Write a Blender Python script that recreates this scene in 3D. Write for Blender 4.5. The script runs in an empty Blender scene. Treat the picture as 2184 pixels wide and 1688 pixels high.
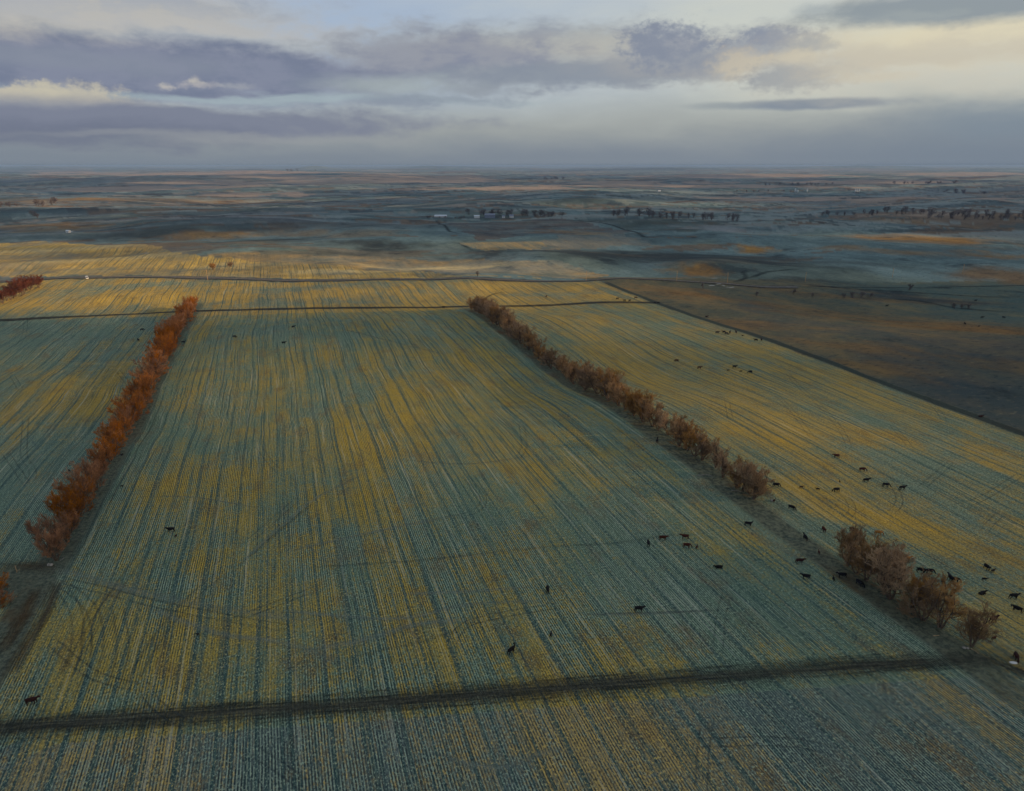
import bpy, math, random
import numpy as np
from mathutils import Vector

random.seed(7)
RNG = np.random.default_rng(7)
SC = bpy.context.scene
COL = SC.collection
rad = math.radians

# ------------------------------------------------------------------ camera
# World axes: the crop rows run along +Y.  Photo measurements are quoted on a
# 2184 x 1688 grid and turned into points on the terrain by at().
CAM_H = 100.0
FPX, CX, CY = 1456.3, 1092.0, 844.0
TH, PSI = rad(18.65), rad(18.5)          # tilt below the horizon, heading clockwise from +Y
cam = bpy.data.objects.new("camera", bpy.data.cameras.new("camera"))
COL.objects.link(cam)
cam.location = (0, 0, CAM_H)
cam.rotation_euler = (rad(90) - TH, 0, -PSI)
cam.data.sensor_width = 36.0
cam.data.lens = 36.0 * FPX / 2184.0
cam.data.clip_start = 0.5
cam.data.clip_end = 200000.0
SC.camera = cam

# ------------------------------------------------------------------ light
SUN_AZ = PSI + rad(97)                   # clockwise from +Y: low sun to the right of the view
SUN_EL = rad(15)
sun = bpy.data.objects.new("sun", bpy.data.lights.new("sun", "SUN"))
COL.objects.link(sun)
sun.data.energy = 5.0
sun.data.angle = rad(0.6)
sun.data.color = (1.0, 0.70, 0.38)
sd = Vector((math.sin(SUN_AZ) * math.cos(SUN_EL), math.cos(SUN_AZ) * math.cos(SUN_EL), math.sin(SUN_EL)))
sun.rotation_euler = sd.to_track_quat("Z", "Y").to_euler()

SC.view_settings.view_transform = "Standard"
SC.view_settings.look = "None"
SC.view_settings.exposure = 0.4
SC.view_settings.gamma = 1.0
SC.cycles.use_denoising = True
SC.cycles.max_bounces = 4
SC.cycles.diffuse_bounces = 2
SC.cycles.transparent_max_bounces = 12
SC.cycles.volume_bounces = 0


# ------------------------------------------------------------------ node helper
class NT:
    def __init__(self, tree):
        self.t = tree
        self.n = tree.nodes
        self.l = tree.links

    def put(self, sock, v):
        if isinstance(v, bpy.types.NodeSocket):
            self.l.new(v, sock)
        elif v is not None:
            if sock.type == "RGBA" and len(v) == 3:
                v = (*v, 1.0)
            sock.default_value = v

    def node(self, kind, **kw):
        nd = self.n.new(kind)
        for k, v in kw.items():
            setattr(nd, k, v)
        return nd

    def math(self, op, a, b=None, c=None, clamp=False):
        nd = self.node("ShaderNodeMath", operation=op, use_clamp=clamp)
        self.put(nd.inputs[0], a)
        if b is not None:
            self.put(nd.inputs[1], b)
        if c is not None:
            self.put(nd.inputs[2], c)
        return nd.outputs[0]

    def add(self, a, b): return self.math("ADD", a, b)
    def sub(self, a, b): return self.math("SUBTRACT", a, b)
    def mul(self, a, b): return self.math("MULTIPLY", a, b)

    def vec(self, op, a, b=None):
        nd = self.node("ShaderNodeVectorMath", operation=op)
        self.put(nd.inputs[0], a)
        if b is not None:
            self.put(nd.inputs[1], b)
        return nd.outputs["Value"] if op in ("LENGTH", "DOT_PRODUCT", "DISTANCE") else nd.outputs[0]

    def comb(self, x, y, z=0.0):
        nd = self.node("ShaderNodeCombineXYZ")
        for s, v in zip(nd.inputs, (x, y, z)):
            self.put(s, v)
        return nd.outputs[0]

    def ramp(self, v, a, b, lo=0.0, hi=1.0, smooth=True):
        nd = self.node("ShaderNodeMapRange", interpolation_type="SMOOTHSTEP" if smooth else "LINEAR")
        nd.clamp = True
        self.put(nd.inputs[0], v)
        for i, k in enumerate((a, b, lo, hi)):
            self.put(nd.inputs[i + 1], k)
        return nd.outputs[0]

    def noise(self, v, scale, detail=2.0, rough=0.5, dist=0.0):
        nd = self.node("ShaderNodeTexNoise")
        self.put(nd.inputs["Vector"], v)
        nd.inputs["Scale"].default_value = scale
        nd.inputs["Detail"].default_value = detail
        nd.inputs["Roughness"].default_value = rough
        nd.inputs["Distortion"].default_value = dist
        return nd.outputs[0]

    def mix(self, f, a, b, blend="MIX"):
        nd = self.node("ShaderNodeMix", data_type="RGBA", blend_type=blend)
        nd.clamp_factor = True
        self.put(nd.inputs[0], f)
        self.put(nd.inputs[6], a)
        self.put(nd.inputs[7], b)
        return nd.outputs[2]

    def attr(self, name):
        return self.node("ShaderNodeAttribute", attribute_name=name)


def pix_dir(x, y):
    u, v = (x - CX) / FPX, (CY - y) / FPX
    R = np.array([math.cos(PSI), -math.sin(PSI), 0.0])
    Hd = np.array([math.sin(PSI), math.cos(PSI), 0.0])
    d = u * R + (math.cos(TH) + v * math.sin(TH)) * Hd + np.array([0, 0, -math.sin(TH) + v * math.cos(TH)])
    return d / np.linalg.norm(d)


def azel(x, y):
    d = pix_dir(x, y)
    return math.degrees(math.atan2(d[0], d[1]) - PSI), math.degrees(math.asin(d[2]))


# ------------------------------------------------------------------ sky
def build_world():
    w = bpy.data.worlds.new("World")
    SC.world = w
    w.use_nodes = True
    w.node_tree.nodes.clear()
    N = NT(w.node_tree)
    STR = 0.1
    sky = N.node("ShaderNodeTexSky", sky_type="NISHITA")
    sky.sun_disc = False
    sky.sun_elevation = SUN_EL
    sky.sun_rotation = SUN_AZ
    sky.altitude = 600
    g = N.node("ShaderNodeTexCoord").outputs["Generated"]
    sp = N.node("ShaderNodeSeparateXYZ")
    N.put(sp.inputs[0], N.vec("NORMALIZE", g))
    X, Y, Z = sp.outputs
    # azimuth relative to the view heading, elevation, both in degrees
    ca, sa = math.cos(PSI), math.sin(PSI)
    Xr = N.sub(N.mul(X, ca), N.mul(Y, sa))
    Yr = N.add(N.mul(X, sa), N.mul(Y, ca))
    A = N.mul(N.math("ARCTAN2", Xr, Yr), 57.29578)
    E = N.mul(N.math("ARCSINE", Z), 57.29578)
    # cloud detail noise, stretched along the horizon
    v1 = N.comb(N.mul(A, 0.10), N.mul(E, 0.34), 0.0)
    nA = N.noise(v1, 1.0, 7.0, 0.56, 0.25)
    v2 = N.comb(N.mul(A, 0.33), N.mul(E, 0.8), 4.7)
    nB = N.noise(v2, 1.0, 7.0, 0.6, 0.15)
    v3 = N.comb(N.mul(A, 0.75), N.mul(E, 1.3), 9.1)
    nC = N.noise(v3, 1.0, 8.0, 0.62)
    v4 = N.comb(N.mul(A, 1.7), N.mul(E, 2.3), 2.6)
    nD = N.math('MULTIPLY_ADD', N.sub(N.noise(v4, 1.0, 6.0, 0.6), 0.5), 0.75, nC)
    Ew = N.add(E, N.mul(N.sub(nA, 0.5), 2.6))
    Aw = N.add(A, N.mul(N.sub(nB, 0.5), 5.0))

    def c(r, gg, b):                      # 8-bit display colour -> scene value before STR
        f = lambda q: (((q / 255 + 0.055) / 1.055) ** 2.4 if q > 10 else q / 255 / 12.92) / STR
        k = 2 ** -SC.view_settings.exposure       # quoted colours are as displayed
        return (f(r) * k, f(gg) * k, f(b) * k)

    base = N.mix(0.9, sky.outputs[0], c(166, 182, 204))
    # open sky to the right is paler and creamy toward the sun
    right = N.ramp(N.add(A, N.mul(N.sub(nA, 0.5), 26.0)), -14.0, 24.0)
    base = N.mix(N.mul(right, 0.9), base, c(204, 207, 196))
    # low grey air above the horizon
    base = N.mix(N.ramp(Ew, 6.5, 2.2), base, c(160, 165, 163))
    base = N.mix(N.ramp(Ew, 3.4, 0.3), base, c(126, 136, 147))
    # high broken cloud above and behind, for the light it gives
    hi = N.mul(N.ramp(E, 13.0, 24.0), N.ramp(nA, 0.38, 0.62))
    base = N.mix(N.ramp(E, 13.0, 22.0), base, c(160, 169, 180))
    base = N.mix(N.mul(hi, 0.6), base, c(138, 146, 158))

    st = {"c": base}

    def soft_c(q):
        m_ = 0.3 * q[0] + 0.6 * q[1] + 0.1 * q[2]
        r_, g_, b_ = (k + (m_ - k) * 0.12 for k in q)
        return c(r_ * 0.985, g_ * 1.004, b_) if b_ > r_ else c(r_, g_ * 0.995, b_)

    def blob(x, y, rx, ry, col, op=1.0, soft=0.5, rag=0.8, nz=nB, warp=True, col2=None):
        a0, e0 = azel(x, y)
        wa, he = rx / 25.4, ry / 25.4
        dx = N.math("MULTIPLY_ADD", Aw if warp else A, 1.0 / wa, -a0 / wa)
        dy = N.math("MULTIPLY_ADD", Ew if warp else E, 1.0 / he, -e0 / he)
        d = N.vec("LENGTH", N.comb(dx, dy, 0.0))
        d = N.math("MULTIPLY_ADD", N.sub(nz, 0.5), rag * 2.2, d)
        if nz is nB:
            d = N.math("MULTIPLY_ADD", N.sub(nD, 0.5), 0.15, d)
            soft = soft * 0.85
        m = N.ramp(d, 1.0 + soft * 0.5, 1.0 - soft)
        if op < 1:
            m = N.mul(m, op)
        cc = soft_c(col)
        if col2:
            cc = N.mix(N.ramp(nz, 0.35, 0.62), soft_c(col), soft_c(col2))
        st["c"] = N.mix(m, st["c"], cc)

    # upper left bank with warm edges
    blob(130, 25, 460, 100, (158, 163, 176), 0.95, 0.7, 0.5, col2=(182, 181, 174))
    blob(330, 70, 420, 42, (186, 186, 182), 0.65, 0.9, 0.8)
    blob(120, 82, 190, 22, (192, 188, 172), 0.7, 0.9, 0.8)
    blob(520, 95, 330, 14, (178, 183, 190), 0.7, 0.8, 0.7)
    # long violet-grey band
    blob(1180, 122, 480, 62, (152, 156, 168), 0.95, 0.5, 0.45, col2=(172, 173, 174))
    blob(1180, 100, 330, 20, (188, 187, 174), 0.55, 0.9, 0.8)
    blob(330, 150, 640, 55, (116, 124, 150), 0.97, 0.55, 0.32, col2=(130, 135, 158))
    blob(960, 118, 250, 40, (134, 139, 160), 0.9, 0.6, 0.35, col2=(148, 150, 164))
    blob(1230, 160, 300, 26, (136, 144, 160), 0.85, 0.6, 0.45)
    blob(80, 122, 330, 20, (136, 142, 160), 0.7, 0.8, 0.6)
    # small bright tufts under it
    blob(352, 185, 13, 6, (190, 186, 178), 0.75, 0.9, 1.2, nD, False)
    blob(414, 174, 12, 7, (192, 188, 178), 0.8, 0.9, 1.2, nD, False)
    blob(425, 182, 34, 5, (176, 174, 176), 0.6, 0.9, 1.2, nD, False)
    blob(500, 186, 30, 6, (162, 163, 172), 0.6, 0.9, 1.2, nD, False)
    # clear slot and the lower band
    blob(620, 212, 460, 9, (164, 178, 186), 0.75, 0.9, 0.4)
    blob(850, 185, 170, 22, (168, 176, 178), 0.7, 0.9, 0.5)
    blob(150, 206, 84, 24, (192, 187, 168), 0.95, 0.55, 0.7, nD, False, col2=(184, 180, 166))
    blob(98, 204, 44, 22, (194, 189, 168), 0.95, 0.55, 0.7, nD, False)
    blob(14, 202, 62, 14, (192, 187, 168), 0.95, 0.55, 0.7, nD, False)
    blob(120, 224, 170, 16, (170, 168, 162), 0.8, 0.9, 0.6, nC, False)
    blob(100, 242, 320, 26, (144, 146, 158), 0.95, 0.7, 0.4, nB, False)
    blob(260, 256, 600, 26, (124, 129, 150), 0.95, 0.55, 0.3)
    blob(60, 285, 380, 24, (112, 118, 140), 0.85, 0.7, 0.4)
    blob(850, 222, 90, 14, (134, 142, 160), 0.75, 0.8, 0.5)
    blob(1040, 192, 110, 14, (146, 152, 164), 0.7, 0.9, 0.6)
    blob(1000, 216, 110, 9, (142, 150, 164), 0.7, 0.9, 0.5)
    blob(500, 293, 360, 9, (150, 152, 158), 0.55, 0.9, 0.6)
    # cumulus in front of the brighter sky
    blob(1560, 120, 300, 45, (178, 176, 168), 0.55, 0.8, 0.6)
    blob(1420, 98, 92, 40, (130, 137, 158), 0.8, 0.5, 0.75, nD, False, col2=(146, 150, 166))
    blob(1470, 130, 130, 32, (140, 146, 162), 0.7, 0.7, 0.6, nD, False)
    blob(1640, 94, 108, 26, (138, 144, 162), 0.8, 0.5, 0.75, nD, False, col2=(152, 156, 168))
    blob(1650, 78, 46, 18, (140, 146, 164), 0.75, 0.5, 0.75, nD, False)
    blob(1390, 92, 40, 30, (134, 141, 160), 0.75, 0.55, 0.75, nD, False)
    blob(1735, 96, 44, 14, (146, 152, 166), 0.85, 0.45, 0.75, nD, False)
    blob(1578, 138, 52, 30, (200, 190, 166), 0.75, 0.6, 0.7, nD, False)
    blob(1700, 124, 70, 14, (200, 190, 166), 0.65, 0.7, 0.7, nD, False)
    blob(1690, 165, 95, 26, (146, 151, 162), 0.9, 0.6, 0.7, nD, False)
    blob(1790, 150, 80, 16, (170, 168, 162), 0.7, 0.8, 0.7, nD, False)
    blob(1850, 166, 75, 9, (204, 194, 168), 0.55, 0.8, 0.7, nD, False)
    blob(1890, 126, 120, 9, (168, 166, 162), 0.7, 0.9, 0.5)
    # lens of cloud low right
    blob(1740, 222, 150, 11, (130, 140, 156), 0.95, 0.5, 0.35, nB, False)
    blob(1540, 226, 70, 7, (146, 153, 160), 0.7, 0.9, 0.4, nB, False)
    # bright cream sky and the dark wedge at the top right
    blob(2050, 75, 270, 50, (222, 212, 178), 0.85, 0.9, 0.6)
    blob(2000, 150, 330, 50, (204, 198, 178), 0.55, 1.0, 0.5)
    blob(2010, 108, 210, 20, (196, 190, 172), 0.6, 0.9, 0.7)
    blob(2060, 10, 260, 30, (142, 151, 160), 0.95, 0.5, 0.35, nB, False)
    blob(1960, 40, 70, 8, (160, 166, 168), 0.6, 0.9, 0.6)
    blob(1740, 20, 34, 12, (168, 174, 178), 0.7, 0.9, 0.6, nC, False)
    # blue-grey shower in the lower right
    blob(2200, 300, 380, 62, (118, 130, 147), 0.7, 1.0, 0.2)
    blob(2140, 250, 160, 30, (124, 138, 154), 0.6, 1.0, 0.3)
    # below the horizon, ground colour for bounce
    out = N.mix(N.ramp(E, 0.0, -2.0), st["c"], c(95, 100, 98))
    bg = N.node("ShaderNodeBackground")
    N.put(bg.inputs[0], out)
    bg.inputs[1].default_value = STR
    o = N.node("ShaderNodeOutputWorld")
    N.l.new(bg.outputs[0], o.inputs[0])
    w.cycles.sampling_method = "MANUAL"
    w.cycles.sample_map_resolution = 512


build_world()


# ------------------------------------------------------------------ terrain shape
def _hash(ix, iy, s):
    h = (ix.astype(np.int64) * 374761393 + iy.astype(np.int64) * 668265263 + s * 1442695041) & 0xFFFFFFFF
    h = ((h ^ (h >> 13)) * 1274126177) & 0xFFFFFFFF
    h = h ^ (h >> 16)
    return (h & 0xFFFFFF) / float(0xFFFFFF)


def vnoise(x, y, s=0):
    x = np.asarray(x, float); y = np.asarray(y, float)
    ix, iy = np.floor(x), np.floor(y)
    fx, fy = x - ix, y - iy
    fx = fx * fx * fx * (fx * (fx * 6 - 15) + 10); fy = fy * fy * fy * (fy * (fy * 6 - 15) + 10)
    a = _hash(ix, iy, s); b = _hash(ix + 1, iy, s); c = _hash(ix, iy + 1, s); d = _hash(ix + 1, iy + 1, s)
    return (a + (b - a) * fx) * (1 - fy) + (c + (d - c) * fx) * fy - 0.5


def fbm(x, y, s=0, o=4, g=0.5):
    t = 0.0; a = 1.0; f = 1.0
    for i in range(o):
        t = t + a * vnoise(x * f + 17.3 * i, y * f - 9.1 * i, s + i)
        a *= g; f *= 2.03
    return t


def sstep(a, b, v):
    t = np.clip((v - a) / (b - a), 0, 1)
    return t * t * (3 - 2 * t)


HILLS = []                                # x, y, radius x, radius y, height


def height(x, y):
    x = np.asarray(x, float); y = np.asarray(y, float)
    r = np.hypot(x, y)
    near = 7.5 * vnoise(x / 150, y / 105, 3) + 3.0 * vnoise(x / 62, y / 52, 4) + 0.8 * vnoise(x / 26, y / 24, 6)
    near = near * sstep(110, 330, r) * (1 - 0.7 * sstep(190, 265, x) * (1 - sstep(440, 560, y)))
    h = near
    m1 = sstep(560, 1300, r)
    h = h + m1 * (20 * fbm(x / 620, y / 520, 11, 5, 0.5))
    h = h + sstep(2500, 6000, r) * 42 * fbm(x / 2600, y / 2600, 21, 5, 0.5)
    h = h + sstep(9000, 20000, r) * 80 * fbm(x / 7000, y / 7000, 31, 4, 0.5)
    # pasture and creek bottom falling away to the right of the fields
    h = h - 9.0 * sstep(285, 430, x) * sstep(240, 420, y) * (1 - sstep(700, 1200, y))
    for hx, hy, rx, ry, a in HILLS:
        h = h + a * np.exp(-((x - hx) / rx) ** 2 - ((y - hy) / ry) ** 2)
    return h


def at(x, y, up=0.0):
    """point on the terrain (raised by up) seen at photo position x, y"""
    d = pix_dir(x, y)
    ts = np.geomspace(60, 60000, 2600)
    px, py, pz = d[0] * ts, d[1] * ts, CAM_H + d[2] * ts
    below = pz < height(px, py) + up
    if not below.any():
        t = ts[-1]
    else:
        i = int(np.argmax(below))
        lo, hi = ts[max(i - 1, 0)], ts[i]
        for _ in range(30):
            t = 0.5 * (lo + hi)
            if CAM_H + d[2] * t < height(d[0] * t, d[1] * t) + up:
                hi = t
            else:
                lo = t
        t = hi
    gx, gy = d[0] * t, d[1] * t
    return Vector((gx, gy, float(height(gx, gy))))


def ray_at(x, y, dist):
    d = pix_dir(x, y)
    k = dist / math.hypot(d[0], d[1])
    return d[0] * k, d[1] * k


for (px, py, dist, rx, ry, a) in (
        (160, 566, 850, 260, 42, 4.5),        # golden rises beyond the road
        (120, 545, 970, 260, 55, 7.0),
        (420, 562, 850, 120, 50, 3.5),
        (620, 560, 850, 160, 45, 3.0),
        (450, 508, 1180, 110, 120, 9.0),
        (800, 528, 1080, 90, 60, 7.0),
        (640, 515, 1200, 120, 60, 5.0),
        (1490, 580, 790, 45, 40, 7.0),        # bright knoll above the creek
        (1230, 548, 960, 140, 60, 6.0),
        (1600, 530, 1050, 90, 60, 7.0),
        (1950, 540, 1000, 160, 80, 8.0),
        (1330, 415, 2600, 260, 300, 20.0),
        (1200, 430, 2300, 200, 250, 14.0),
        (665, 349, 17000, 420, 900, 75.0),    # butte on the skyline
        (930, 349, 22000, 1500, 1500, 70.0),
        (1900, 350, 24000, 2200, 1500, 60.0)):
    hx, hy = ray_at(px, py, dist)
    HILLS.append((hx, hy, rx, ry, a))


def spread_of(x, y, rx, ry):
    """ground centre and the inverse of the two half-axes of a patch quoted in photo units"""
    c = at(x, y)
    r = max(math.hypot(c.x, c.y), 1.0)
    e = np.array((c.x, c.y)) / r
    sy = ry * (r * r + CAM_H ** 2) / (CAM_H * FPX); sx = rx * math.hypot(r, CAM_H) / FPX
    return c, np.linalg.inv(np.array([[e[1] * sx, e[0] * sy], [-e[0] * sx, e[1] * sy]]))


# ------------------------------------------------------------------ object helpers
def tag(o, label=None, cat=None, group=None, kind=None):
    for k, v in (("label", label), ("category", cat), ("group", group), ("kind", kind)):
        if v:
            o[k] = v
    return o


def mesh_from(name, V, Fs, mats=(), smooth=False):
    me = bpy.data.meshes.new(name)
    V = np.asarray(V, float)
    if isinstance(Fs, np.ndarray) and Fs.ndim == 2:
        k = Fs.shape[1]
        me.vertices.add(len(V)); me.vertices.foreach_set("co", V.astype(np.float32).ravel())
        me.loops.add(Fs.size); me.loops.foreach_set("vertex_index", Fs.astype(np.int32).ravel())
        me.polygons.add(len(Fs))
        me.polygons.foreach_set("loop_start", np.arange(0, Fs.size, k, dtype=np.int32))
        me.update(calc_edges=True)
    else:
        me.from_pydata([tuple(v) for v in V], [], [tuple(f) for f in Fs])
        me.update()
    for m in mats:
        me.materials.append(m)
    if smooth:
        me.polygons.foreach_set("use_smooth", np.ones(len(me.polygons), bool))
    return me


def link(name, data, parent=None, loc=(0, 0, 0), rz=0.0, s=1.0):
    o = bpy.data.objects.new(name, data)
    COL.objects.link(o)
    o.location = loc
    o.rotation_euler = (0, 0, rz)
    o.scale = (s, s, s) if not isinstance(s, tuple) else s
    if parent:
        o.parent = parent
    return o


def mat(name, col, rough=0.9, nscale=0.0, namt=0.3, metal=0.0, bump=0.0, rnd=0.0):
    m = bpy.data.materials.new(name)
    m.use_nodes = True
    N = NT(m.node_tree)
    b = m.node_tree.nodes["Principled BSDF"]
    b.inputs["Roughness"].default_value = rough
    b.inputs["Metallic"].default_value = metal
    if rough > 0.6: b.inputs["Specular IOR Level"].default_value = 0.08
    c = (*col, 1.0)
    src = None
    if nscale:
        tc = N.node("ShaderNodeTexCoord").outputs["Object"]
        n = N.noise(tc, nscale, 4.0, 0.6)
        lo = tuple(k * (1 - namt) for k in col); hi = tuple(min(1, k * (1 + namt)) for k in col)
        src = N.mix(N.ramp(n, 0.3, 0.7), lo, hi)
        if bump:
            bp = N.node("ShaderNodeBump"); bp.inputs["Strength"].default_value = bump
            N.put(bp.inputs["Height"], n); N.l.new(bp.outputs[0], b.inputs["Normal"])
    if rnd:
        oi = N.node("ShaderNodeObjectInfo").outputs["Random"]
        hs = N.node("ShaderNodeHueSaturation")
        N.put(hs.inputs["Color"], src if src else c)
        N.put(hs.inputs["Value"], N.ramp(oi, 0, 1, 1 - rnd, 1 + rnd, False))
        wn = N.node("ShaderNodeTexWhiteNoise", noise_dimensions="1D"); N.put(wn.inputs["W"], oi)
        N.put(hs.inputs["Saturation"], N.ramp(wn.outputs[0], 0, 1, 0.75, 1.15, False))
        src = hs.outputs[0]
    N.put(b.inputs["Base Color"], src if src else c)
    return m


# ------------------------------------------------------------------ ground sheet
LAND = []


def build_ground():
    el = np.concatenate([np.arange(78, 50, -2.0), np.arange(50, 3, -0.075), np.arange(3, 1.0, -0.03),
                         np.arange(1.0, 0.085, -0.012)])
    rr = CAM_H / np.tan(np.radians(el))
    az = np.concatenate([np.arange(-40.5, 40.5, 0.11), np.arange(40.5, 319.5, 3.0)])
    a = PSI + np.radians(az)
    n, k = len(rr), len(az)
    X = rr[:, None] * np.sin(a)[None, :]
    Y = rr[:, None] * np.cos(a)[None, :]
    X = np.concatenate([[0.0], X.ravel()]); Y = np.concatenate([[0.0], Y.ravel()])
    Z = height(X, Y)
    LAND.extend((float(Z.min()), float(Z.max())))
    print('land', LAND)
    i = np.arange(n - 1)[:, None]; j = np.arange(k)[None, :]; j2 = (j + 1) % k
    Q = np.stack([1 + i * k + j, 1 + i * k + j2, 1 + (i + 1) * k + j2, 1 + (i + 1) * k + j], -1).reshape(-1, 4)
    me = bpy.data.meshes.new("ground")
    nv = len(X)
    me.vertices.add(nv)
    me.vertices.foreach_set("co", np.stack([X, Y, Z], -1).astype(np.float32).ravel())
    cap = np.stack([np.zeros(k, int), 1 + np.arange(k), 1 + (np.arange(k) + 1) % k], -1)
    loops = np.concatenate([Q.ravel()[::-1], cap.ravel()[::-1]]).astype(np.int32)
    me.loops.add(len(loops)); me.loops.foreach_set("vertex_index", loops)
    starts = np.concatenate([np.arange(len(Q)) * 4, len(Q) * 4 + np.arange(k) * 3]).astype(np.int32)
    me.polygons.add(len(starts)); me.polygons.foreach_set("loop_start", starts)
    me.update(calc_edges=True)
    me.polygons.foreach_set("use_smooth", np.ones(len(me.polygons), bool))

    # ---- what grows where (cover colours)
    r = np.hypot(X, Y)
    wx = X + 5 * fbm(X / 30, Y / 30, 51, 3); wy = Y + 5 * fbm(X / 30, Y / 30, 55, 3)
    D = np.zeros((nv, 3)); L = np.zeros((nv, 3)); P = np.zeros((nv, 3))      # P: rows, bias, coarse
    ones = np.ones(nv)

    def put(mask, d=None, l=None, rows=None, bias=None, coarse=None):
        m = mask[:, None]
        if d is not None: D[:] = D * (1 - m) + np.array(d) * m
        if l is not None: L[:] = L * (1 - m) + np.array(l) * m
        for q, v in enumerate((rows, bias, coarse)):
            if v is not None: P[:, q] = P[:, q] * (1 - mask) + v * mask

    def patch(x, y, rx, ry, soft=True):
        c, Mi = spread_of(x, y, rx, max(ry, 0.5))
        q = Mi @ np.stack([X - c.x, Y - c.y])
        dd = np.hypot(q[0], q[1])
        z = dd < 2.2
        dd[z] += 1.1 * fbm(q[0][z] * 1.6 + x, q[1][z] * 1.6 + y, int(x) + 3, 4, 0.6)
        return np.clip(1.25 - dd, 0, 1) if soft else (dd < 1).astype(float)

    big1, big2 = 40 * fbm(X / 130, Y / 130, 57, 5, 0.6), 40 * fbm(X / 130, Y / 130, 58, 5, 0.6)

    def poly(pts, warp=1.0):
        W = [at(*p) for p in pts]
        ins = np.zeros(nv, bool)
        qx, qy = X + (wx - X) + big1 * warp, Y + (wy - Y) + big2 * warp
        for a_, b_ in zip(W, W[1:] + W[:1]):
            c1 = (a_.y > qy) != (b_.y > qy)
            with np.errstate(divide="ignore", invalid="ignore"):
                xi = (b_.x - a_.x) * (qy - a_.y) / (b_.y - a_.y) + a_.x
            ins ^= c1 & (qx < xi)
        lo_, hi_ = 1 - min(0.5, warp), 1.0
        return ins * (lo_ + (hi_ - lo_) * sstep(-0.25, 0.2, fbm(X / 60, Y / 45, 59, 5, 0.6)))

    # far country: quarter-section patchwork and rough pasture
    teal = np.array((0.100, 0.160, 0.166)); plum = np.array((0.135, 0.154, 0.162)); peach = np.array((0.38, 0.31, 0.245))  # peach tone: sunlit far patches put into the colour
    olive = np.array((0.090, 0.112, 0.080)); frost = np.array((0.30, 0.36, 0.35)); rust = np.array((0.21, 0.118, 0.05))
    n1 = fbm(X / 700, Y / 700, 61, 5, 0.6); n2 = fbm(X / 240, Y / 240, 66, 4, 0.6)
    base = teal + (plum - teal) * sstep(-0.2, 0.45, n1)[:, None]
    base = base + (olive - base) * (0.55 * sstep(0.0, 0.4, n2))[:, None]
    D[:] = base
    L[:] = base * 1.9 + np.array((0.03, 0.018, 0.006))
    P[:, 0] = 0.0; P[:, 1] = 0.0; P[:, 2] = 1.0
    cx = np.floor((X + 60 * n1) / 800); cy = np.floor((Y + 40 * n1) / 400)
    hs = _hash(cx, cy, 5); hs2 = _hash(cx, cy, 9)
    fm = (r > 1500)
    for lo, hi, d, l in ((0.0, 0.10, peach * 0.8, peach), (0.10, 0.26, frost * 0.7, frost), (0.26, 0.42, plum, plum * 1.5),
                         (0.42, 0.50, rust * 0.7, rust * 1.2)):
        m = fm & (hs >= lo) & (hs < hi) & (hs2 < 0.7)
        put(m * 0.75, d, l)
    sx = X + 0.12 * Y
    near_w = 1 - sstep(3500, 7000, r)
    def band(lx, ly, seed, a, wd, d, l, k, r0, r1, grow=1.0):
        m = sstep(a, a + wd, fbm(sx / (lx * grow) + seed, Y / (ly * grow), seed, 6, 0.62)) * sstep(r0, r1, r)
        put(m * k, d, l)
    farw = sstep(9000, 14000, r)
    for grow, w_ in ((1.0, near_w), (5.0, (1 - near_w) * (1 - farw)), (15.0, farw)):
        band(300, 80, 71, 0.25, 0.04, peach * 0.7, peach, 0.75 * w_, 1100, 1800, grow)
        band(280, 80, 77, 0.12, 0.10, teal * 0.6, teal * 0.95, 0.7 * w_, 600, 1200, grow)
        band(200, 60, 79, 0.30, 0.05, rust * 0.7, rust * 1.1, 0.7 * w_, 600, 1000, grow)
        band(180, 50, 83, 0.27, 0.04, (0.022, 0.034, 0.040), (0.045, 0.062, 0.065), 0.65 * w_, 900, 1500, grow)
        band(260, 60, 87, 0.20, 0.04, frost * 0.75, frost, 0.8 * w_, 900, 1500, grow)

    # named fields
    TE, GO = (0.116, 0.188, 0.130), (0.46, 0.305, 0.030)
    inX = lambda a_, b_: ((wx * 0.15 + X * 0.85 > a_) & (wx * 0.15 + X * 0.85 < b_)).astype(float)
    yroad = 665 - 0.333 * X                                   # line of the highway
    fld = (Y < yroad - 8).astype(float)
    put(inX(-900, 271) * fld, TE, GO, 1.0, 0.0, 0.0)
    put(inX(-900, -60) * fld, (0.122, 0.190, 0.140), (0.45, 0.295, 0.042), 0.95, -0.06, 0.0)
    put(inX(133, 271) * fld, (0.140, 0.198, 0.132), (0.55, 0.340, 0.045), 0.9, 0.13, 0.0)
    put(inX(-900, 271) * fld * (Y > 512 - 0.18 * X), (0.14, 0.16, 0.11), (0.58, 0.37, 0.06), 1.0, 0.30, 0.0)
    # bottom of the frame: greyer, paler stubble
    put(inX(-900, 140) * (Y < 108 - 0.2285 * X), (0.100, 0.140, 0.130), (0.42, 0.30, 0.11), 1.0, -0.10, 0.0)
    # right-hand pasture, sloping to the creek
    pas = ((wx > 271) & (Y < yroad + 40)).astype(float)
    put(pas, (0.090, 0.100, 0.072), (0.28, 0.185, 0.070), 0.0, 0.0, 1.0)
    put(pas * sstep(420, 520, X), (0.070, 0.112, 0.102), (0.19, 0.165, 0.08), 0.0, -0.08, 1.0)
    put(pas * sstep(320, 150, Y), (0.072, 0.088, 0.076), (0.20, 0.155, 0.075), 0.0, -0.10, 1.0)
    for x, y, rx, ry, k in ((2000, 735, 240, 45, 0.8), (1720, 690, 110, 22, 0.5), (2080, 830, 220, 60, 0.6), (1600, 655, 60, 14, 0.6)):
        put(patch(x, y, rx, ry) * k * pas, (0.048, 0.068, 0.074), (0.11, 0.092, 0.068))
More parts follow.
